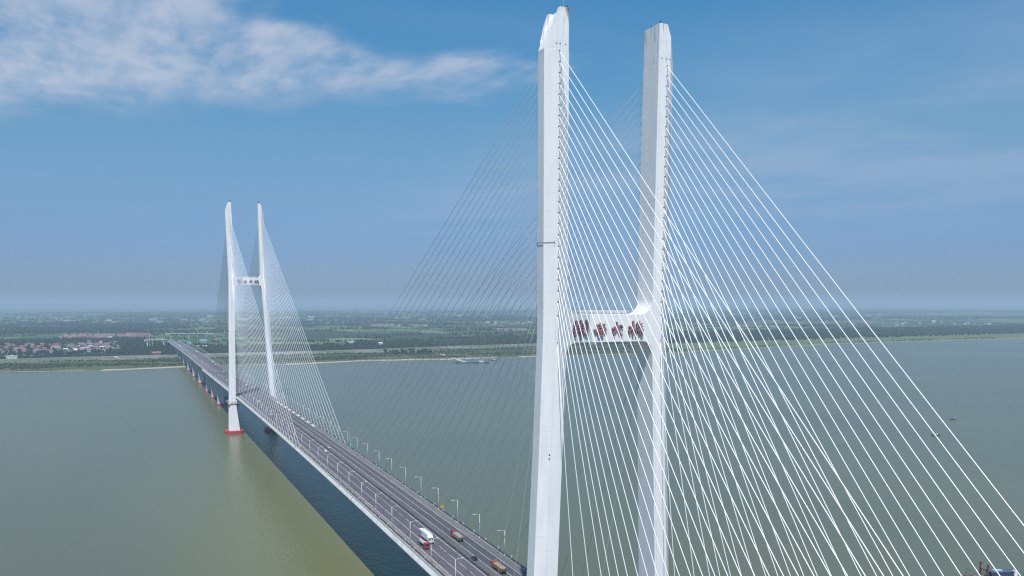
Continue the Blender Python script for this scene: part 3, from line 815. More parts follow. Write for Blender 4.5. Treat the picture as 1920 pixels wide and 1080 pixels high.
def truck(b, l, ln, cabcol, body, away, label, group=None):
    """a lorry; local +y is its front"""
    T = empty('truck', at_deck(b, l, .01), 0 if away else math.pi, label, 'truck', group)
    cab = PAINT[cabcol]; fr = ln / 2; tall = body == 'box'
    mb = MB(); cl_, ch = 2.1, 2.9                                    # cab: raked windscreen profile
    pr = [(fr - cl_, .75), (fr - .05, .75), (fr, 1.7), (fr - .28, ch), (fr - .5, ch + .15), (fr - cl_, ch + .15)]
    mb.loft([[(x, y, z) for y, z in pr] for x in (-1.22, 1.22)]); cb_ = mb.build('cab', cab, T)
    mb = MB(); mb.add([(-1.05, fr + .005, 1.72), (1.05, fr + .005, 1.72), (1.0, fr - .245, 2.78), (-1.0, fr - .245, 2.78)], [(0, 1, 2, 3)]); mb.build('windscreen', M_GLASS, cb_)
    for s in (-1, 1):
        mb = MB(); mb.box((s * 1.225, fr - .95, 2.1), (.02, 1.0, .75)); mb.build('side_window', M_GLASS, cb_)
        mb = MB(); mb.box((s * .9, fr + .02, .95), (.38, .06, .22)); mb.build('headlight', PAINT['silver'], cb_)
        mb = MB(); mb.box((s * 1.42, fr - .15, 2.2), (.12, .08, .6)); mb.build('mirror', M_DARKST, cb_)
    mb = MB(); mb.box((0, 0, .85), (.9, ln - .6, .3)); mb.box((0, fr - 1.0, .6), (2.3, 1.9, .35)); mb.build('chassis', M_DARKST, T)
    bl = ln - cl_ - .25; cy = -fr + bl / 2
    if body == 'box':
        mb = MB(); mb.box((0, cy, 2.65), (2.5, bl, 2.85)); bo = mb.build('cargo_box', PAINT['white'], T)
        mb = MB(); mb.box((0, cy - bl / 2 - .02, 2.5), (.9, .03, 2.1)); mb.build('rear_panel', PAINT['navy'], bo)
        mb = MB(); mb.box((1.262, cy - bl * .39, 2.55), (.02, bl * .14, 2.3)); mb.box((-1.262, cy - bl * .39, 2.55), (.02, bl * .14, 2.3)); mb.build('side_panel', PAINT['navy'], bo)
        mb = MB(); n_ = int(bl / 1.1)
        for k in range(n_): mb.box((0, cy - bl / 2 + .5 + k * 1.1, 4.09), (2.4, .06, .04))
        mb.build('roof_ribs', PAINT['white'], bo)
        mb = MB(); mb.loft([[(x, fr - 1.9, 3.05), (x, fr - .4, 3.05), (x, fr - 1.8, 3.95)] for x in (-1.1, 1.1)]); mb.build('wind_deflector', cab, T)
    elif body == 'tank':
        mb = MB(); mb.tube([(0, cy - bl / 2, 2.1), (0, cy - bl / 2 + .15, 2.1), (0, cy + bl / 2, 2.1)], .98, 14); mb.build('tank', PAINT['silver'], T, True)
        mb = MB(); mb.box((0, cy, 3.1), (.5, bl * .8, .1)); mb.build('catwalk', M_DARKST, T)
        mb = MB(); mb.box((0, cy - bl * .3, 1.15), (2.4, bl * .35, .15)); mb.build('mudguard', M_DARKST, T)
    else:
        mb = MB(); mb.box((0, cy, 1.8), (2.5, bl, 1.5)); mb.build('dump_body', PAINT['tan' if body == 'tan' else 'green' if body == 'green' else 'orange'], T)
        nx, ny = 4, 10; vs = []
        for j in range(ny + 1):
            for i in range(nx + 1):
                ex = i in (0, nx) or j in (0, ny); vs.append((-1.2 + 2.4 * i / nx, cy - bl / 2 + .1 + (bl - .2) * j / ny, 2.55 + (0 if ex else .30 + .18 * math.sin(i * 2.3 + j * 1.7))))
        mb = MB(); mb.add(vs, [(j * (nx + 1) + i, j * (nx + 1) + i + 1, (j + 1) * (nx + 1) + i + 1, (j + 1) * (nx + 1) + i) for j in range(ny) for i in range(nx)]); mb.build('load_cover', PAINT['tan' if body == 'tan' else 'green' if body == 'green' else 'sand'], T)
        mb = MB(); mb.box((0, cy - bl / 2 - .05, 1.55), (2.3, .1, .9)); mb.build('tailgate', M_DARKST, T)
    for y in [fr - 1.1, fr - 3.1 if ln > 9 else None, -fr + 2.6, -fr + 1.3]:
        if y is None: continue
        for x in (-1.05, 1.05): wheel(T, x, y)
    return T


def car(b, l, col, away, label, group=None):
    T = empty('car', at_deck(b, l, .01), 0 if away else math.pi, label, 'car', group)
    mb = MB(); low = [(-2.25, .35), (2.2, .35), (2.28, .62), (2.1, .82), (1.1, .98), (-1.8, 1.02), (-2.25, .9)]
    mb.loft([[(x, y, z) for y, z in low] for x in (-.9, .9)]); mb.build('body', PAINT[col], T)
    up = [(-1.95, 1.0), (1.05, .97), (.35, 1.46), (-1.2, 1.48)]
    mb = MB(); mb.loft([[(x * (1 if z < 1.2 else .82), y, z) for y, z in up] for x in (-.82, .82)]); mb.build('cabin_glass', M_GLASS, T)
    mb = MB(); mb.box((0, -.42, 1.49), (1.32, 1.5, .05)); mb.build('roof', PAINT[col], T)
    for y in (-1.35, 1.4):
        for x in (-.8, .8): wheel(T, x, y, .33, .2)
    for s in (-1, 1):
        mb = MB(); mb.box((s * .65, 2.22, .66), (.35, .1, .14)); mb.build('headlight', PAINT['silver'], T)
        mb = MB(); mb.box((s * .65, -2.26, .78), (.35, .06, .14)); mb.build('tail_light', PAINT['red'], T)
    return T


truck(367.6, -6.9, 14.5, 'white', 'box', False, 'white box truck with a dark printed rear panel beside the red-cab truck')
truck(358.2, -11.3, 10.5, 'red', 'tank', False, 'small red-cab truck with silver tank in the lane nearest the walkway')
truck(363.5, 7.2, 11.5, 'red', 'tan', True, 'red-cab dump truck covered with tan tarpaulin driving away')
truck(314.0, 7.2, 12.0, 'orange', 'sand', True, 'orange-cab truck loaded with pale stone at the foot of the near tower')
car(331.5, 3.0, 'black', True, 'black car behind the tan covered truck on the deck')
car(613.0, -2.6, 'white', False, 'white car left of the median near mid span')
car(628.5, 3.1, 'white', True, 'white car right of the median near mid span')
truck(818, -10.5, 12, 'red', 'tank', False, 'red truck seen through the distant cables')
car(955, -3.0, 'white', False, 'white car seen through the cables just before the distant tower')
gf = 'vehicles on the bridge beyond the distant tower'
truck(1150, 7.0, 12, 'white', 'green', True, 'white-cab truck just beyond the crossbeam shadow at the distant tower', gf)
truck(1410, 4.0, 13, 'white', 'green', True, 'truck with pale green cover beyond the distant tower, nearest it', gf)
truck(1446, -3.0, 10, 'silver', 'green', False, 'grey truck coming past the first far piers', gf)
truck(1592, 8.0, 13, 'white', 'green', True, 'truck with pale cover going away over the third far pier', gf)
truck(1688, 11.2, 16, 'white', 'box', True, 'large white box truck in the outer lane beyond the distant tower', gf)
truck(2085, 11.5, 13, 'white', 'box', True, 'white box truck on the approach where the bridge nears the bank', gf)
truck(2330, 7.2, 14, 'red', 'tan', True, 'red truck behind another on the approach over the bank', gf)
truck(2420, 11.2, 12, 'red', 'green', True, 'pink-red truck side by side with the red one on the approach', gf)
truck(2450, -7.0, 14, 'white', 'box', False, 'white box truck coming over the bank on the approach', gf)
car(2800, -3.0, 'white', False, 'small white car at the far end of the approach', gf)
car(1250, -7.0, 'silver', False, 'silver car on the deck behind the distant tower leg', gf)
car(2590, -3.0, 'white', False, 'white car on the approach above the levee', gf)
car(1930, -3.0, 'white', False, 'white car on the approach above the shallow water', gf)

# ------------------------------------------------------------------ signs
M_GREEN = mat('green_sign_face', (.02, .30, .16), .5); M_YEL = mat('yellow_sign_face', (.75, .42, .02), .5); M_WHITEP = mat('white_print', (.75, .78, .76), .5); M_BLK = mat('black_print', (.03, .03, .03), .5)
sg = empty('road_sign', at_deck(618, 18.2, 0), 0, 'small green road sign with a white symbol, far side of mid span', 'road sign')
mb = MB(); mb.tube([(-.8, 0, -.2), (-.8, 0, 3.2)], .11, 8); mb.build('post', M_TUBEW, sg)
mb = MB(); mb.box((0, 0, 3.0), (3.4, .12, 1.9)); pn = mb.build('panel', M_GREEN, sg); mb = MB(); mb.box((.2, -.075, 3.0), (1.7, .02, .16)); mb.box((.8, -.075, 3.0), (.16, .02, 1.1)); mb.box((-.5, -.075, 3.3), (.7, .02, .14)); mb.build('print', M_WHITEP, pn)
mp_ = empty('camera_mast', at_deck(622, 18.3, 0), 0, 'slender white mast standing by the small green road sign', 'mast')
mb = MB(); mb.tube([(0, 0, -.2), (0, 0, 15.5)], .13, 8, r2=.07); mb.build('pole', M_TUBEW, mp_); mb = MB(); mb.box((0, -.3, 15.3), (.25, .6, .2)); mb.build('camera', M_TUBEW, mp_)
sg = empty('road_sign', at_deck(416, 18.5, 0), 0, 'yellow oval-looking warning sign beside a street lamp on the far side', 'road sign')
mb = MB(); mb.tube([(0, .1, -.2), (0, .1, 2.6)], .09, 8); mb.build('post', M_STEEL, sg)
pl = [(1.05 * math.copysign(abs(math.cos(a)) ** .5, math.cos(a)), .78 * math.copysign(abs(math.sin(a)) ** .6, math.sin(a))) for a in [2 * math.pi * k / 20 for k in range(20)]]
mb = MB(); mb.prism(pl, -.05, .05, None, Matrix.Translation((.1, 0, 2.3)) @ Matrix.Rotation(R(90), 4, 'X')); pn = mb.build('panel', M_YEL, sg); mb = MB(); mb.box((.1, -.07, 2.3), (1.3, .02, .16)); mb.build('print', M_BLK, pn)
sg = empty('road_sign', (24, 2560, zd(2560)), 0, 'large green direction sign beside the far approach road', 'road sign')
mb = MB(); mb.tube([(0, 0, -6), (0, 0, 12)], .3, 8); mb.build('post', M_TUBEW, sg); mb = MB(); mb.box((0, -.3, 9.5), (13, .3, 9)); pn = mb.build('panel', M_GREEN, sg)
mb = MB(); mb.box((.5, -.5, 10), (4, .05, 1.2)); mb.box((-1, -.5, 9), (1.2, .05, 3)); mb.box((1.8, -.5, 8.2), (3, .05, 1.2)); mb.build('print', M_WHITEP, pn)

# ------------------------------------------------------------------ water and land
WZ = 2.5
SH_L = [-40000, -3000, -700, -402, -205, -33, 257, 461, 700, 929, 1150, 1396, 1789, 2260, 2713, 3483, 6000, 12000, 40000]
SH_B = [2500, 2290, 2215, 2193, 2136, 2158, 2157, 2190, 2174, 2169, 2166, 2150, 2267, 2374, 2401, 2436, 2440, 2300, 2300]
shore = lambda l: float(np.interp(l, SH_L, SH_B))
LV_L = [-40000, -700, -432, -266, -31, 82, 320, 550, 869, 1158, 2000, 40000]
LV_B = [2500, 2448, 2451, 2482, 2476, 2500, 2503, 2519, 2606, 2640, 2760, 2900]
levee = lambda l: float(np.interp(l, LV_L, LV_B))
me = bpy.data.meshes.new('water'); me.from_pydata([(-14000, -3500, WZ), (38000, -3500, WZ), (38000, 2700, WZ), (-14000, 2700, WZ)], [], [(0, 1, 2, 3)]); me.materials.append(M_WATER)
tag(link('water', me), kind='structure')
GM = {k: ground_mat(k) for k in ('farmland', 'riverbank_grass', 'river_sand', 'levee_facing', 'levee_grass', 'meadow')}


def wig(l, a, f, ph=0.0): return a * (math.sin(l * f + ph) + .6 * math.sin(l * f * 2.7 + 1.3 * ph) + .4 * math.sin(l * f * 6.1 + 2 * ph))


def ribbon(name, Ls, lines, matl, label=None, kind='structure'):
    """lines: functions l -> (b, z), joined into a strip sheet"""
    V = []; F = []; n = len(lines)
    for l in Ls:
        for fn in lines: b, z = fn(l); V.append((l, b, z))
    for i in range(len(Ls) - 1):
        for k in range(n - 1): F.append((i * n + k, (i + 1) * n + k, (i + 1) * n + k + 1, i * n + k + 1))
    me = bpy.data.meshes.new(name); me.from_pydata(V, [], F); me.materials.append(matl); return tag(link(name, me), kind=kind)


L_main = list(np.arange(-14000, -800, 400.0)) + list(np.arange(-800, 4200, 12.0)) + list(np.arange(4200, 38001, 400.0))


def sandw(l):
    w = 1.5 + wig(l, 2.5, .013) + (16 if -200 < l < 60 else 0) + (16 if 220 < l < 820 else 0) + (20 if 880 < l < 1000 else 0)
    if l < -230: w = 3
    if l > 1100: w = 4
    return max(1.0, w)


sh = lambda l: shore(l) + wig(l, 5.0, .017) + wig(l, 7.0, .0052, 1.0)
ribbon('river_sand', L_main, [lambda l: (sh(l) - 6, WZ - .8), lambda l: (sh(l) + .7, WZ + .1), lambda l: (sh(l) + sandw(l), WZ + .1 + min(1.4, .1 * sandw(l))), lambda l: (sh(l) + sandw(l) + 2, WZ + .25 + min(1.4, .1 * sandw(l)))], GM['river_sand'])
Lw = [l for l in L_main if -14000 <= l <= 1500]; Le = [l for l in L_main if l >= 1490]
foot = lambda l: levee(l) - 42
ribbon('riverbank_grass', Lw, [lambda l: (sh(l) + sandw(l), WZ + .02 + min(1.4, .1 * sandw(l))), lambda l: (sh(l) + sandw(l) + 9, WZ + 2.9), lambda l: ((sh(l) + foot(l)) / 2, WZ + 4.6 + wig(l, .4, .02)), lambda l: (foot(l), WZ + 5.5)], GM['riverbank_grass'])
ribbon('levee', Lw, [lambda l: (foot(l) - 1, WZ + 5.3), lambda l: (levee(l) - 6, 15.2), lambda l: (levee(l) - 4, 15.5), lambda l: (levee(l) + 4, 15.5), lambda l: (levee(l) + 34, 6.5)], GM['levee_facing'])
ribbon('levee_road', Lw, [lambda l: (levee(l) - 3.4, 15.56), lambda l: (levee(l) + 3.4, 15.56)], mat('pale_levee_road', (.44, .42, .38), .9, var=.2, scale=.02))
ribbon('meadow', Le, [lambda l: (sh(l) + sandw(l), WZ + .02 + min(1.4, .1 * sandw(l))), lambda l: (sh(l) + sandw(l) + 12, WZ + 3.0), lambda l: (sh(l) + 250 + wig(l, 25, .003), 6.6), lambda l: (sh(l) + 420, 6.2)], GM['meadow'])
for nm, Lr, off in (('farmland', L_main, 0),):
    ribbon(nm, Lr, [lambda l: ((levee(l) + 30) if l < 1495 else sh(l) + 240, 6.35 if l < 1495 else 6.2), lambda l: (3600, 6.4), lambda l: (6500, 6.4), lambda l: (14000, 6.4), lambda l: (42000, 6.4)], GM['farmland'])

# ------------------------------------------------------------------ vegetation


def ico(sub):
    import bmesh
    bm = bmesh.new(); bmesh.ops.create_icosphere(bm, subdivisions=sub, radius=1.0); bm.verts.ensure_lookup_table()
    V = np.array([v.co[:] for v in bm.verts]); F = np.array([[v.index for v in f.verts] for f in bm.faces]); bm.free(); return V, F


ICO1, ICO2 = ico(1), ico(2)


def crowns(P, Sz, level, jit=.32, squash=.9):
    """P n,3 centres, Sz n radii -> merged jittered clumps"""
    V0, F0 = ICO1 if level == 1 else ICO2; n = len(P); nv = len(V0)
    j = 1 + rng.uniform(-jit, jit, (n, nv, 1)); V = V0[None] * j * Sz[:, None, None]
    V[:, :, 2] *= squash; a = rng.uniform(0, 6.28, n); ca, sa = np.cos(a)[:, None], np.sin(a)[:, None]
    X = V[:, :, 0] * ca - V[:, :, 1] * sa; Y = V[:, :, 0] * sa + V[:, :, 1] * ca; V[:, :, 0] = X; V[:, :, 1] = Y
    V += P[:, None, :]; F = (F0[None] + (np.arange(n) * nv)[:, None, None]).reshape(-1, 3); return V.reshape(-1, 3), F


LEAF = [leaf_mat('dark_poplar_leaves', (.014, .027, .018), (.032, .052, .026)), leaf_mat('willow_leaves', (.030, .052, .024), (.070, .095, .042)), leaf_mat('distant_tree_leaves', (.016, .032, .022), (.036, .058, .030), .02)]


def grove(name, label, pts, hmin, hmax, m, level=1, per=2):
    n = len(pts); hts = rng.uniform(hmin, hmax, n); P = []; Z = []
    for k in range(per):
        f = (k + .5) / per; r = hts * (.36 if per > 1 else .5) * rng.uniform(.75, 1.2, n) * (1.1 - .35 * f)
        off = rng.normal(0, .14, (n, 2)) * hts[:, None]
        P.append(np.column_stack([pts[:, 0] + off[:, 0], pts[:, 1] + off[:, 1], pts[:, 2] + hts * (.22 + .62 * f)])); Z.append(r)
    V, F = crowns(np.vstack(P), np.concatenate(Z), level); me = numpy_mesh(name, V, F, m)
    return tag(link(name, me), label, 'trees', kind='stuff')


def scatter(n, l0, l1, fb0, fb1, z=6.4, clump=None, thr=0.0):
    l = rng.uniform(l0, l1, n * 3); lo_ = np.array([fb0(v) if callable(fb0) else fb0 for v in l]); hi_ = np.array([fb1(v) if callable(fb1) else fb1 for v in l])
    b = rng.uniform(lo_, hi_)
    if clump:
        q = np.sin(l / clump[0] + 1.3) * np.sin(b / clump[1] + .7) + .5 * np.sin(l / clump[0] * 2.3 + b / clump[1] * 1.7) + rng.normal(0, .15, len(l)); m_ = q > thr; l, b = l[m_], b[m_]
    if clump:
        fz = (((l > -640) & (l < -360) & (b > 3780) & (b < 4750)) | ((l > 350 + .1 * (b - 3300)) & (l < 2050) & (b > 3360) & (b < 5150))) & (rng.uniform(0, 1, len(l)) < .93)
        l, b = l[~fz], b[~fz]
    l, b = l[:n], b[:n]; return np.column_stack([l, b, np.full(len(l), z)])


grove('tree_belt', 'dense dark row of trees just behind the levee on the left', scatter(1500, -760, -35, lambda l: levee(l) + 26, lambda l: levee(l) + 150), 7, 12, LEAF[0], 2)
grove('tree_belt', 'dense dark poplar belt behind the levee right of the distant tower', scatter(5200, 60, 1500, lambda l: levee(l) + 28, lambda l: 2900 + .1 * l, 6.4, (170, 90), -.75), 8, 15, LEAF[0], 1)
grove('tree_belt', 'broken belt of trees farther behind the levee poplars', scatter(1500, 60, 1900, 2900, 3350, 6.4, (120, 70), .55), 7, 13, LEAF[0], 1)
grove('tree_belt', 'dark trees around the bridge approach on the far bank', scatter(900, -190, 60, lambda l: levee(l) + 40, 3350), 8, 15, LEAF[0], 1)
grove('tree_belt', 'trees between the front and rear rows of the left village', scatter(1900, -620, -40, 3500, 3830, 6.4), 8, 14, LEAF[0], 1)
grove('tree_belt', 'trees scattered among the houses of the left village', scatter(1300, -640, -60, 2720, 3560, 6.4), 5, 11, LEAF[0], 1)
grove('tree_belt', 'deep forest behind the green meadow on the right bank', scatter(9500, 1250, 6200, lambda l: 2560 + .06 * (l - 1250), lambda l: 3450 + .05 * (l - 1250)), 9, 16, LEAF[2], 1)
grove('tree_belt', 'far forest beyond the left village', scatter(4500, -1500, 200, 4650, 6600, 6.4, (260, 300), -.5), 9, 16, LEAF[2], 1)
# countless hedgerows and copses across the plain to the horizon
for k, (b0, b1, l1, n_, h0, h1) in enumerate(((3300, 5200, 4200, 4200, 7, 13), (5200, 8500, 8000, 7000, 9, 17), (8500, 15000, 15000, 8000, 12, 24))):
    pts = scatter(n_, -1500, l1, b0, b1, 6.4, (150 + 120 * k, 60 + 80 * k), .72)
    rows_ = []
    for q in range(60 + 50 * k):            # straight hedgerows
        l = rng.uniform(-1500, l1); b = rng.uniform(b0, b1); ln = rng.uniform(120, 600) * (1 + .6 * k); t = rng.uniform(0, 1, int(ln / (7 + 4 * k))); rows_.append(np.column_stack([l + ln * t, b + ln * t * rng.normal(0, .12) + rng.normal(0, 3, len(t)), np.full(len(t), 6.4)]))
    grove('tree_belt', 'hedgerows and copses on the ' + ('near', 'middle', 'farthest')[k] + ' farmland of the plain', np.vstack([pts] + rows_), h0, h1, LEAF[2], 1, 1 if k else 2)
grove('shrubs', 'low scrub scattered over the foreshore below the levee', scatter(7500, -780, 1500, lambda l: sh(l) + sandw(l) + 9, lambda l: foot(l) + 14, 6.6, (95, 34), -.15), 1.8, 6.0, LEAF[1], 1, 1)
grove('shrubs', 'bushes along the water edge of the right meadow', scatter(700, 1500, 4200, lambda l: sh(l) + 8, lambda l: sh(l) + 40, 5.4, (160, 30), .1), 2, 5, LEAF[1], 1, 1)


def tree(l, b, z, h, label, group=None, m=None):
    T = empty('broadleaf_tree', (l, b, z), rng.uniform(0, 6), label, 'tree', group)
    mb = MB(); mb.tube([(0, 0, -.3), (.1, 0, h * .3), (0, .1, h * .6)], h * .035, 6, r2=h * .015)
    for a in (0, 2.1, 4.2): mb.tube([(0, 0, h * .32), (math.cos(a) * h * .2, math.sin(a) * h * .2, h * .6)], h * .015, 5, r2=h * .006)
    mb.build('trunk', M_TRUNK, T)
    n = 11; P = np.column_stack([rng.normal(0, h * .17, n), rng.normal(0, h * .17, n), h * rng.uniform(.38, .86, n)]); V, F = crowns(P, h * rng.uniform(.13, .24, n), 2)
    link('crown', numpy_mesh('crown', V, F, m or LEAF[1]), T); return T


for k, l in enumerate(sorted(rng.uniform(560, 690, 26))):
    b = rng.uniform(2330, 2470); tree(l, b, 6.5, rng.uniform(9, 15), f'{nth(k + 1)} dark tree from the left in the grove on the river side of the levee', 'grove between the levee and the river', LEAF[0])
tree(830, 2190, 6.0, 12, 'single round tree standing on the bank right of the moored ship')
tree(-80, 2300, 6.5, 9, 'bushy tree on the bank just left of the far bridge piers')
for k, l in enumerate(sorted(rng.uniform(100, 500, 16))):
    tree(l, sh(l) + rng.uniform(60, 220), 6.8, rng.uniform(4, 7.5), f'{nth(k + 1)} small tree from the left in the scrub between sand and levee', 'small trees on the foreshore')
for k, l in enumerate(sorted(rng.uniform(-720, -330, 10))):
    tree(l, sh(l) + rng.uniform(30, 150), 6.8, rng.uniform(4, 7), f'{nth(k + 1)} small tree from the left on the grassy bank left of the bridge', 'small trees on the left bank')

# ------------------------------------------------------------------ buildings
M_WALLS = [mat('white_render', (.66, .66, .64), .8, var=.15, scale=.2), mat('cream_render', (.50, .46, .40), .85, var=.2, scale=.2), mat('grey_render', (.33, .33, .33), .85, var=.2, scale=.2), mat('brick_wall', (.36, .20, .16), .85, var=.2, scale=.3), mat('dull_white_render', (.42, .41, .41), .85, var=.2, scale=.2)]
M_ROOFS = {'red': mat('red_tile_roof', (.30, .095, .095), .8, var=.25, scale=.15), 'pink': mat('faded_pink_roof', (.30, .17, .18), .8, var=.25, scale=.15), 'grey': mat('grey_tile_roof', (.16, .155, .17), .8, var=.3, scale=.15), 'blue': mat('blue_sheet_roof', (.22, .38, .48), .5), 'white': mat('pale_sheet_roof', (.58, .60, .60), .5)}
M_WIN = mat('window_dark', (.05, .06, .08), .3)


def house(l, b, w, d, h, roof, wall, rz, label, group=None, flat=False, win=True, name='house', z=6.4):
    H = empty(name, (l, b, z), rz, label, 'house' if name == 'house' else 'building', group)
    mb = MB(); mb.box((0, 0, h / 2 - .2), (w, d, h + .4)); mb.build('wall', M_WALLS[wall], H)
    mb = MB()
    if flat: mb.box((0, 0, h + .25), (w + .6, d + .6, .5)); mb.box((0, 0, h + .75), (w * .3, d * .4, .9))
    else:
        rh = d * .26; e = .6; mb.loft([[(x, -d / 2 - e, h), (x, 0, h + rh), (x, d / 2 + e, h)] for x in (-w / 2 - e, w / 2 + e)])
    mb.build('roof', M_ROOFS[roof], H)
    if win:
        n = max(1, int(w / 4)); fl = max(1, int(h / 3.2))
        for f in range(fl):
            for k in range(n):
                mb = MB(); mb.box((-w / 2 + (k + .5) * w / n, -d / 2 - .03, 1.7 + 3.2 * f), (1.7, .1, 1.5)); mb.build('window', M_WIN, H)
    return H


def village(n, l0, l1, b0, b1, roofs, label, group, size=(9, 15), hh=(5, 9), rowsep=None):
    rr = random.Random(int(l0 * 7 + b0)); made = []
    tries = 0
    while len(made) < n and tries < n * 30:
        tries += 1; l = rr.uniform(l0, l1); b = rr.uniform(b0, b1)
        if rowsep: b = b0 + round((b - b0) / rowsep) * rowsep + rr.uniform(-4, 4)
        if any(abs(l - a) < 17 and abs(b - c) < 17 for a, c in made): continue
        made.append((l, b))
    for k, (l, b) in enumerate(sorted(made, key=lambda q: math.atan2(q[0] + 129.9, q[1]))):
        rf = rr.choice(roofs)
        house(l, b, rr.uniform(*size), rr.uniform(8, 11), rr.uniform(*hh), rf, rr.choice((4, 4, 1, 2, 2)), rr.gauss(.0, .12), label.replace('ROOF', {'red': 'red', 'pink': 'pinkish', 'grey': 'grey', 'white': 'pale', 'blue': 'blue'}[rf]) + f', {nth(k + 1)} from the left', group, rr.random() < .15, False)


village(92, -680, -330, 2900, 3480, ['grey', 'pink', 'grey', 'red', 'grey', 'pink'], 'ROOF roofed house in the front village at the left edge', 'houses of the front village, left part')
village(78, -325, -165, 2860, 3420, ['pink', 'grey', 'red', 'grey', 'white', 'grey'], 'ROOF roofed house in the front village near the bridge end', 'houses of the front village, right part')
village(62, -395, -50, 3850, 4400, ['pink', 'red', 'pink'], 'ROOF roofed house in the rear row of the left village', 'houses of the rear village row', (16, 26), (6, 9), 95)
village(14, 1315, 1470, 5230, 5420, ['pink', 'red'], 'ROOF roofed house in the left cluster on the plain', 'far village, middle left cluster', (22, 34), (8, 12))
village(10, 1530, 1640, 5150, 5300, ['pink', 'grey'], 'ROOF roofed house in the second cluster on the plain', 'far village, second cluster', (20, 30), (8, 12))
village(16, 1720, 1890, 4220, 4300, ['red', 'pink'], 'ROOF roofed house in the long terrace left of the near tower', 'terrace left of the near tower', (20, 30), (7, 10))
village(24, 2200, 2700, 5500, 5900, ['pink', 'grey', 'white'], 'ROOF roofed house in the far village behind the near tower', 'far village behind the near tower', (18, 34), (7, 12))
village(16, 3420, 3650, 4150, 4330, ['pink', 'red', 'grey'], 'ROOF roofed house of the village behind the right cables', 'village behind the right cables', (18, 30), (7, 11))
village(20, 4400, 5800, 3900, 4800, ['white', 'grey'], 'ROOF roofed building in the scattered row at far right', 'scattered buildings far right', (18, 40), (7, 11))
village(30, -1100, 2400, 6800, 9500, ['white', 'grey', 'pink'], 'ROOF roofed building far out on the hazy plain', 'hazy far buildings of the plain', (30, 70), (10, 18))
village(24, 2400, 8500, 6200, 9000, ['white', 'grey'], 'ROOF roofed building near the hazy horizon on the right', 'hazy far buildings on the right', (30, 70), (10, 18))
house(-408, 2480, 24, 14, 7, 'white', 0, 0, 'white building with two raised wings standing on the levee at the left', flat=True, name='building', z=15.4)
house(-266, 3400, 12, 12, 17, 'grey', 2, 0, 'tall grey block of flats in the left village', flat=True, name='building')
house(-225, 3330, 10, 11, 15, 'white', 0, 0, 'narrow bright white block next to the grey flats in the left village', flat=True, name='building')
house(-241, 3830, 46, 14, 10, 'pink', 0, 0, 'long white walled hall in front of the rear village row', name='building')
house(-205, 3800, 16, 12, 11, 'white', 0, .1, 'white villa right of the long hall in the left village', name='building')
house(-352, 3120, 26, 14, 11, 'red', 0, -.1, 'large bright red roofed house in the middle of the front village', name='building')
house(-398, 3060, 12, 16, 12, 'red', 3, .2, 'brick red house with a steep front left of the large red roof', name='building')
house(-66, 2516, 22, 14, 7, 'pink', 3, .2, 'pinkish waterworks building on the levee beside the bridge end', name='building', z=13)
house(-130, 2950, 26, 12, 6, 'white', 0, 0, 'low white shed between the left village and the bridge', name='building')
house(603, 3022, 32, 12, 8, 'white', 0, 0, 'long bright white building behind the poplar belt', flat=True, name='building', z=10)
house(650, 2794, 13, 11, 12, 'white', 0, 0, 'white three storey house rising out of the poplars behind the levee', name='building', z=9)
house(688, 2372, 15, 8, 4, 'red', 3, .1, 'low red hut by the ramp down to the landing', name='building', z=8)
house(124, 3390, 26, 14, 9, 'blue', 2, 0, 'pale blue roofed shed right of the bridge approach', name='building')
house(180, 3460, 26, 14, 8, 'pink', 2, 0, 'reddish roofed shed farther right of the bridge approach', name='building')
house(90, 2986, 34, 12, 6, 'white', 0, 0, 'low white building just right of the bridge approach', name='building')

# far road viaduct and ramp beside the approach
V_ = empty('road_viaduct', (160, 3950, 6.4), 0, 'long thin pale road viaduct crossing the plain behind the bridge end', 'viaduct')
mb = MB(); mb.box((0, 0, 17), (290, 12, 1.3)); mb.build('viaduct_deck', M_WALLS[0], V_)
for k in range(8): mb = MB(); mb.box((-130 + 37 * k, 0, 8), (3, 5, 16)); mb.build('pier', M_CONC, V_)
V_ = empty('access_ramp', (-56, 3010, 6.4), 0, 'pale elevated ramp on one tall pier left of the bridge end', 'ramp')
mb = MB(); mb.box((2, 0, 30), (64, 9, 2.0)); mb.box((-28, 0, 28), (8, 9, 5)); mb.box((-18, 0, 28), (3, 9, 6)); mb.build('ramp_deck', M_CONC, V_)
mb = MB(); mb.box((2, -4.6, 34.5), (56, .3, .4)); mb.box((2, -4.6, 31.6), (56, .3, 1.0)); mb.build('parapet', M_WALLS[0], V_)
for x in (-22, -8, 8, 20): mb = MB(); mb.box((x, -4.6, 33), (.8, .4, 3.4)); mb.build('frame_post', M_WALLS[0], V_)
for x in (-23, 27): mb = MB(); mb.box((x, 0, 14), (3.2, 4, 29)); mb.build('pier', M_WALLS[0], V_)
for k, (x, y, hgt, lab) in enumerate(((-72, 3010, 48, 'tall thin white light mast above the ramp left of the bridge end'), (-62, 3060, 40, 'shorter light mast beside the tall one at the bridge end'), (62, 3200, 38, 'light mast right of the bridge end before the dark trees'), (258, 3950, 46, 'far light mast behind the distant tower, above the viaduct'))):
    Q = empty('light_mast', (x, y, 6.4), 0, lab, 'mast'); mb = MB(); mb.tube([(0, 0, 0), (0, 0, hgt)], .75, 6, r2=.4); mb.build('pole', M_TUBEW, Q); mb = MB(); mb.box((0, 0, hgt), (4, 4, .6)); mb.build('lamp_ring', M_TUBEW, Q)
ribbon('dirt_track', [-176, -172, -168, -164, -160, -156, -152, -148], [lambda l: (2478 - (l + 176) * .6, 15.3 - max(0, (l + 164)) * .45 ), lambda l: (2468 - (l + 176) * 1.5, 15.0 - (l + 176) * .29)], GM['river_sand'])
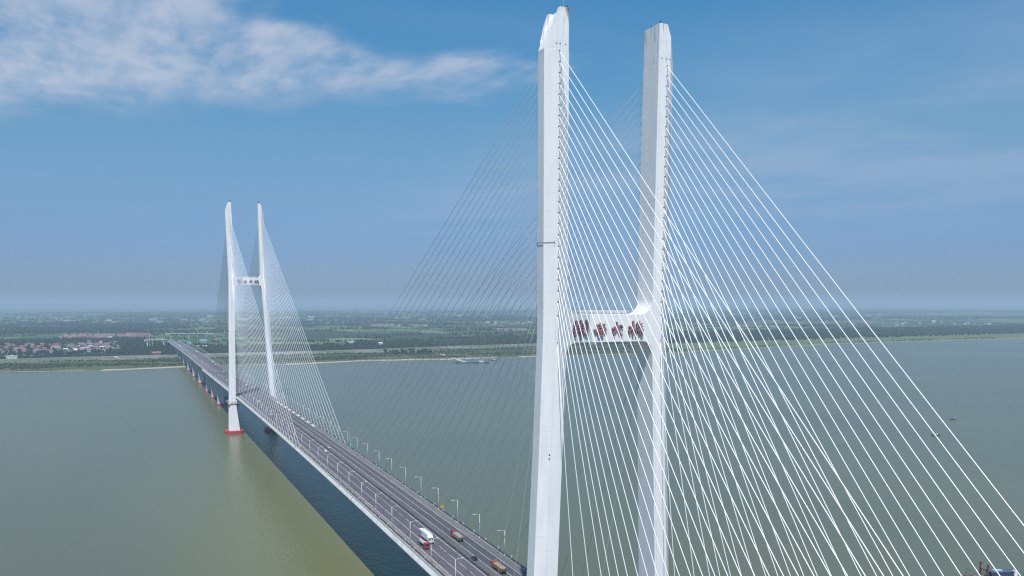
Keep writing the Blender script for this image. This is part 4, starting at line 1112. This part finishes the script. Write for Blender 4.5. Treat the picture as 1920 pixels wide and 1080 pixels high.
# concrete ramp down to the landing
mb = MB(); mb.add([(700, 2372, 8.4), (714, 2375, 8.4), (676, 2052, 3.0), (664, 2050, 3.0), (700, 2372, 1.5), (714, 2375, 1.5), (676, 2052, 1.5), (664, 2050, 1.5)], [(0, 1, 2, 3), (0, 3, 7, 4), (1, 5, 6, 2), (2, 6, 7, 3)])
tag(mb.build('landing_ramp', mat('pale_concrete_ramp', (.50, .47, .40), .9, var=.2, scale=.1)), 'pale concrete ramp running down the bank to the moored ship', 'ramp')

# ------------------------------------------------------------------ boats
M_HB = mat('blue_hull', (.02, .05, .20), .5); M_HG = mat('dark_green_hull', (.03, .05, .045), .6); M_DK = mat('boat_deck', (.20, .19, .19), .8, var=.3, scale=.4); M_LB = mat('light_blue_paint', (.35, .48, .60), .5)


def hull(mb, ln, w, h, m, bow=.25):
    st = [(-ln / 2, .82), (-ln * .42, 1), (ln * (.5 - bow), 1), (ln * .42, .6), (ln / 2, .08)]
    mb.loft([[(y, -w / 2 * f * .8, -.6), (y, w / 2 * f * .8, -.6), (y, w / 2 * f, h * (1 + .25 * (i == 4))), (y, -w / 2 * f, h * (1 + .25 * (i == 4)))] for i, (y, f) in enumerate(st)], m)


def boat(l, b, ln, w, rz, hm, cab, label, cat='boat', name='motor_boat'):
    T = empty(name, (l, b, WZ), rz, label, cat)
    mb = MB(); hull(mb, ln, w, ln * .09 + .25, hm); mb.build('hull', None, T)
    mb = MB(); x0, lx, hz = cab; zb = ln * .09 + .25; mb.loft([[(x0 * ln - lx / 2, y, zb), (x0 * ln + lx / 2, y, zb), (x0 * ln + lx * .35, y, zb + hz), (x0 * ln - lx / 2, y, zb + hz)] for y in (-w * .35, w * .35)]); c = mb.build('cabin', PAINT['white'], T)
    mb = MB(); mb.box((x0 * ln, 0, zb + hz * .65), (lx * .86, w * .72, hz * .3)); mb.build('cabin_window', M_WIN, c)
    mb = MB(); mb.tube([(-ln * .4, 0, zb), (-ln * .4, 0, zb + hz * 1.2)], .05, 5); mb.build('mast', M_STEEL, T); return T


boat(723, 671, 10.5, 2.8, R(-12), M_HG, (.12, 1.4, 1.9), 'small dark boat with a white wheelhouse on the river at the right')
boat(864, 757, 10.0, 3.0, R(-12), M_HB, (.22, 1.2, .9), 'small low blue boat farther out on the river at the right')
boat(761, 2072, 17, 4, R(-8), M_HG, (.15, 6, 2.2), 'small boat with a white cabin lying off the bank right of the moored ship')
SHP = empty('moored_ship', (692, 1997, WZ), R(-22), 'blue hulled ship with white deckhouse moored at the foot of the ramp', 'ship')
mb = MB(); hull(mb, 46, 9, 2.2, M_HB); mb.build('hull', None, SHP); mb = MB(); mb.box((2, 0, 3.6), (13, 7, 3)); mb.box((1, 0, 6.2), (8, 6, 2.4)); c = mb.build('deckhouse', PAINT['white'], SHP)
mb = MB(); mb.box((2, -3.53, 3.9), (10, .1, 1)); mb.box((1, -3.05, 6.4), (6.5, .1, 1)); mb.build('window', M_WIN, c); mb = MB(); mb.tube([(-4, 0, 4), (-4, 0, 11)], .2, 6); mb.build('mast', M_STEEL, SHP); mb = MB(); mb.box((-13, 0, 3), (9, 6, 1.6)); mb.box((15, 0, 2.9), (6, 5, 1.2)); mb.build('deck_gear', PAINT['blue'], SHP)
PT = empty('pontoon', (650, 2012, WZ), R(-22), 'dark pontoon barge with deck clutter left of the moored ship', 'barge')
mb = MB(); mb.box((0, 0, .6), (44, 12, 1.8)); mb.build('hull', M_HB, PT); mb = MB(); mb.box((-14, 0, 2.9), (9, 7, 2.8)); mb.build('hut', PAINT['navy'], PT)
for x in (-4, 3, 10): mb = MB(); mb.box((x, (x % 3) - 1, 2.3), (4, 4, 1.6)); mb.build('deck_box', M_DK, PT)
# dredger at the lower right corner
DR = empty('work_barge', (303.5, 297, WZ), R(-20), 'work barge with two red gantry posts and a blue cabin at the bottom right edge', 'barge')
M_DRED = mat('dull_red_posts', (.22, .05, .05), .7)
mb = MB(); mb.box((0, 0, .3), (30, 10, 2.0)); mb.build('hull', mat('rusty_red_hull', (.13, .035, .04), .7, var=.3, scale=.4), DR)
mb = MB(); mb.box((2, 0, 1.42), (24, 8.6, .16)); mb.build('deck_plate', M_DK, DR)
for y in (-3.2, 3.2):
    mb = MB(); mb.box((-6.5, y, 5.6), (.75, .75, 8.8)); mb.box((-6.5, y, 9.5), (1.0, 1.0, .9)); mb.build('gantry_post', M_DRED, DR)
mb = MB(); mb.box((-6.5, 0, 6.2), (.5, 6.6, .5)); mb.tube([(-6.5, -3.2, 2), (-6.5, 3.2, 6)], .12, 5); mb.tube([(-6.5, 3.2, 2), (-6.5, -3.2, 6)], .12, 5); mb.build('gantry_brace', M_DRED, DR)
mb = MB(); mb.box((3.0, -.4, 3.4), (13, 5.0, 3.8)); cbn = mb.build('cabin', mat('deep_blue_cabin', (.045, .055, .11), .6), DR)
mb = MB(); mb.box((3.0, -.4, 5.45), (14, 5.6, .3)); mb.build('roof', mat('blue_grey_roof', (.07, .10, .19), .6), cbn)
mb = MB(); mb.box((1.0, -.4, 5.8), (5, 2.4, .5)); mb.build('roof_hatch', M_LB, cbn)
for k in range(4): mb = MB(); mb.box((-2 + 3.2 * k, -2.93, 3.9), (1.4, .08, 1.1)); mb.build('window', M_WIN, cbn)
mb = MB(); mb.box((11.5, 1.4, 3.0), (3.6, 3.6, 3.0)); mb.build('locker', PAINT['white'], DR)
for sx_ in (-14, 13.6):
    mb = MB()
    for y in (-4.6, 4.6): mb.tube([(sx_, y, 1.2), (sx_, y, 5.6)], .09, 5)
    mb.tube([(sx_, -4.6, 5.6), (sx_, 4.6, 5.6)], .08, 5); mb.tube([(sx_, -4.6, 3.4), (sx_, 4.6, 3.4)], .06, 5); mb.build('rail_frame', M_DARKST, DR)
mb = MB(); mb.tube([(-13.5, -3, 1.4), (-20, -6, 2.2), (-24, -10, .6)], .28, 6); mb.build('suction_pipe', mat('brown_pipe', (.12, .08, .06), .8), DR)

# ------------------------------------------------------------------ haze
mh = bpy.data.materials.new('haze_air'); mh.use_nodes = True; th_ = mh.node_tree; th_.nodes.clear()
ho = th_.nodes.new('ShaderNodeOutputMaterial'); hv = th_.nodes.new('ShaderNodeVolumePrincipled'); th_.links.new(hv.outputs[0], ho.inputs['Volume'])
hv.inputs['Color'].default_value = (.54, .69, .86, 1); hv.inputs['Density'].default_value = 0.000095; hv.inputs['Anisotropy'].default_value = .0
mb = MB(); mb.box((12000, 19300, 140.2), (53000, 47000, 280.0 - .4)); hz = mb.mesh('haze', mh)
zmin, zmax = .3, 281.0
for v in hz.vertices: v.co.z = zmin if v.co.z < 100 else zmax
tag(link('haze', hz), kind='stuff')
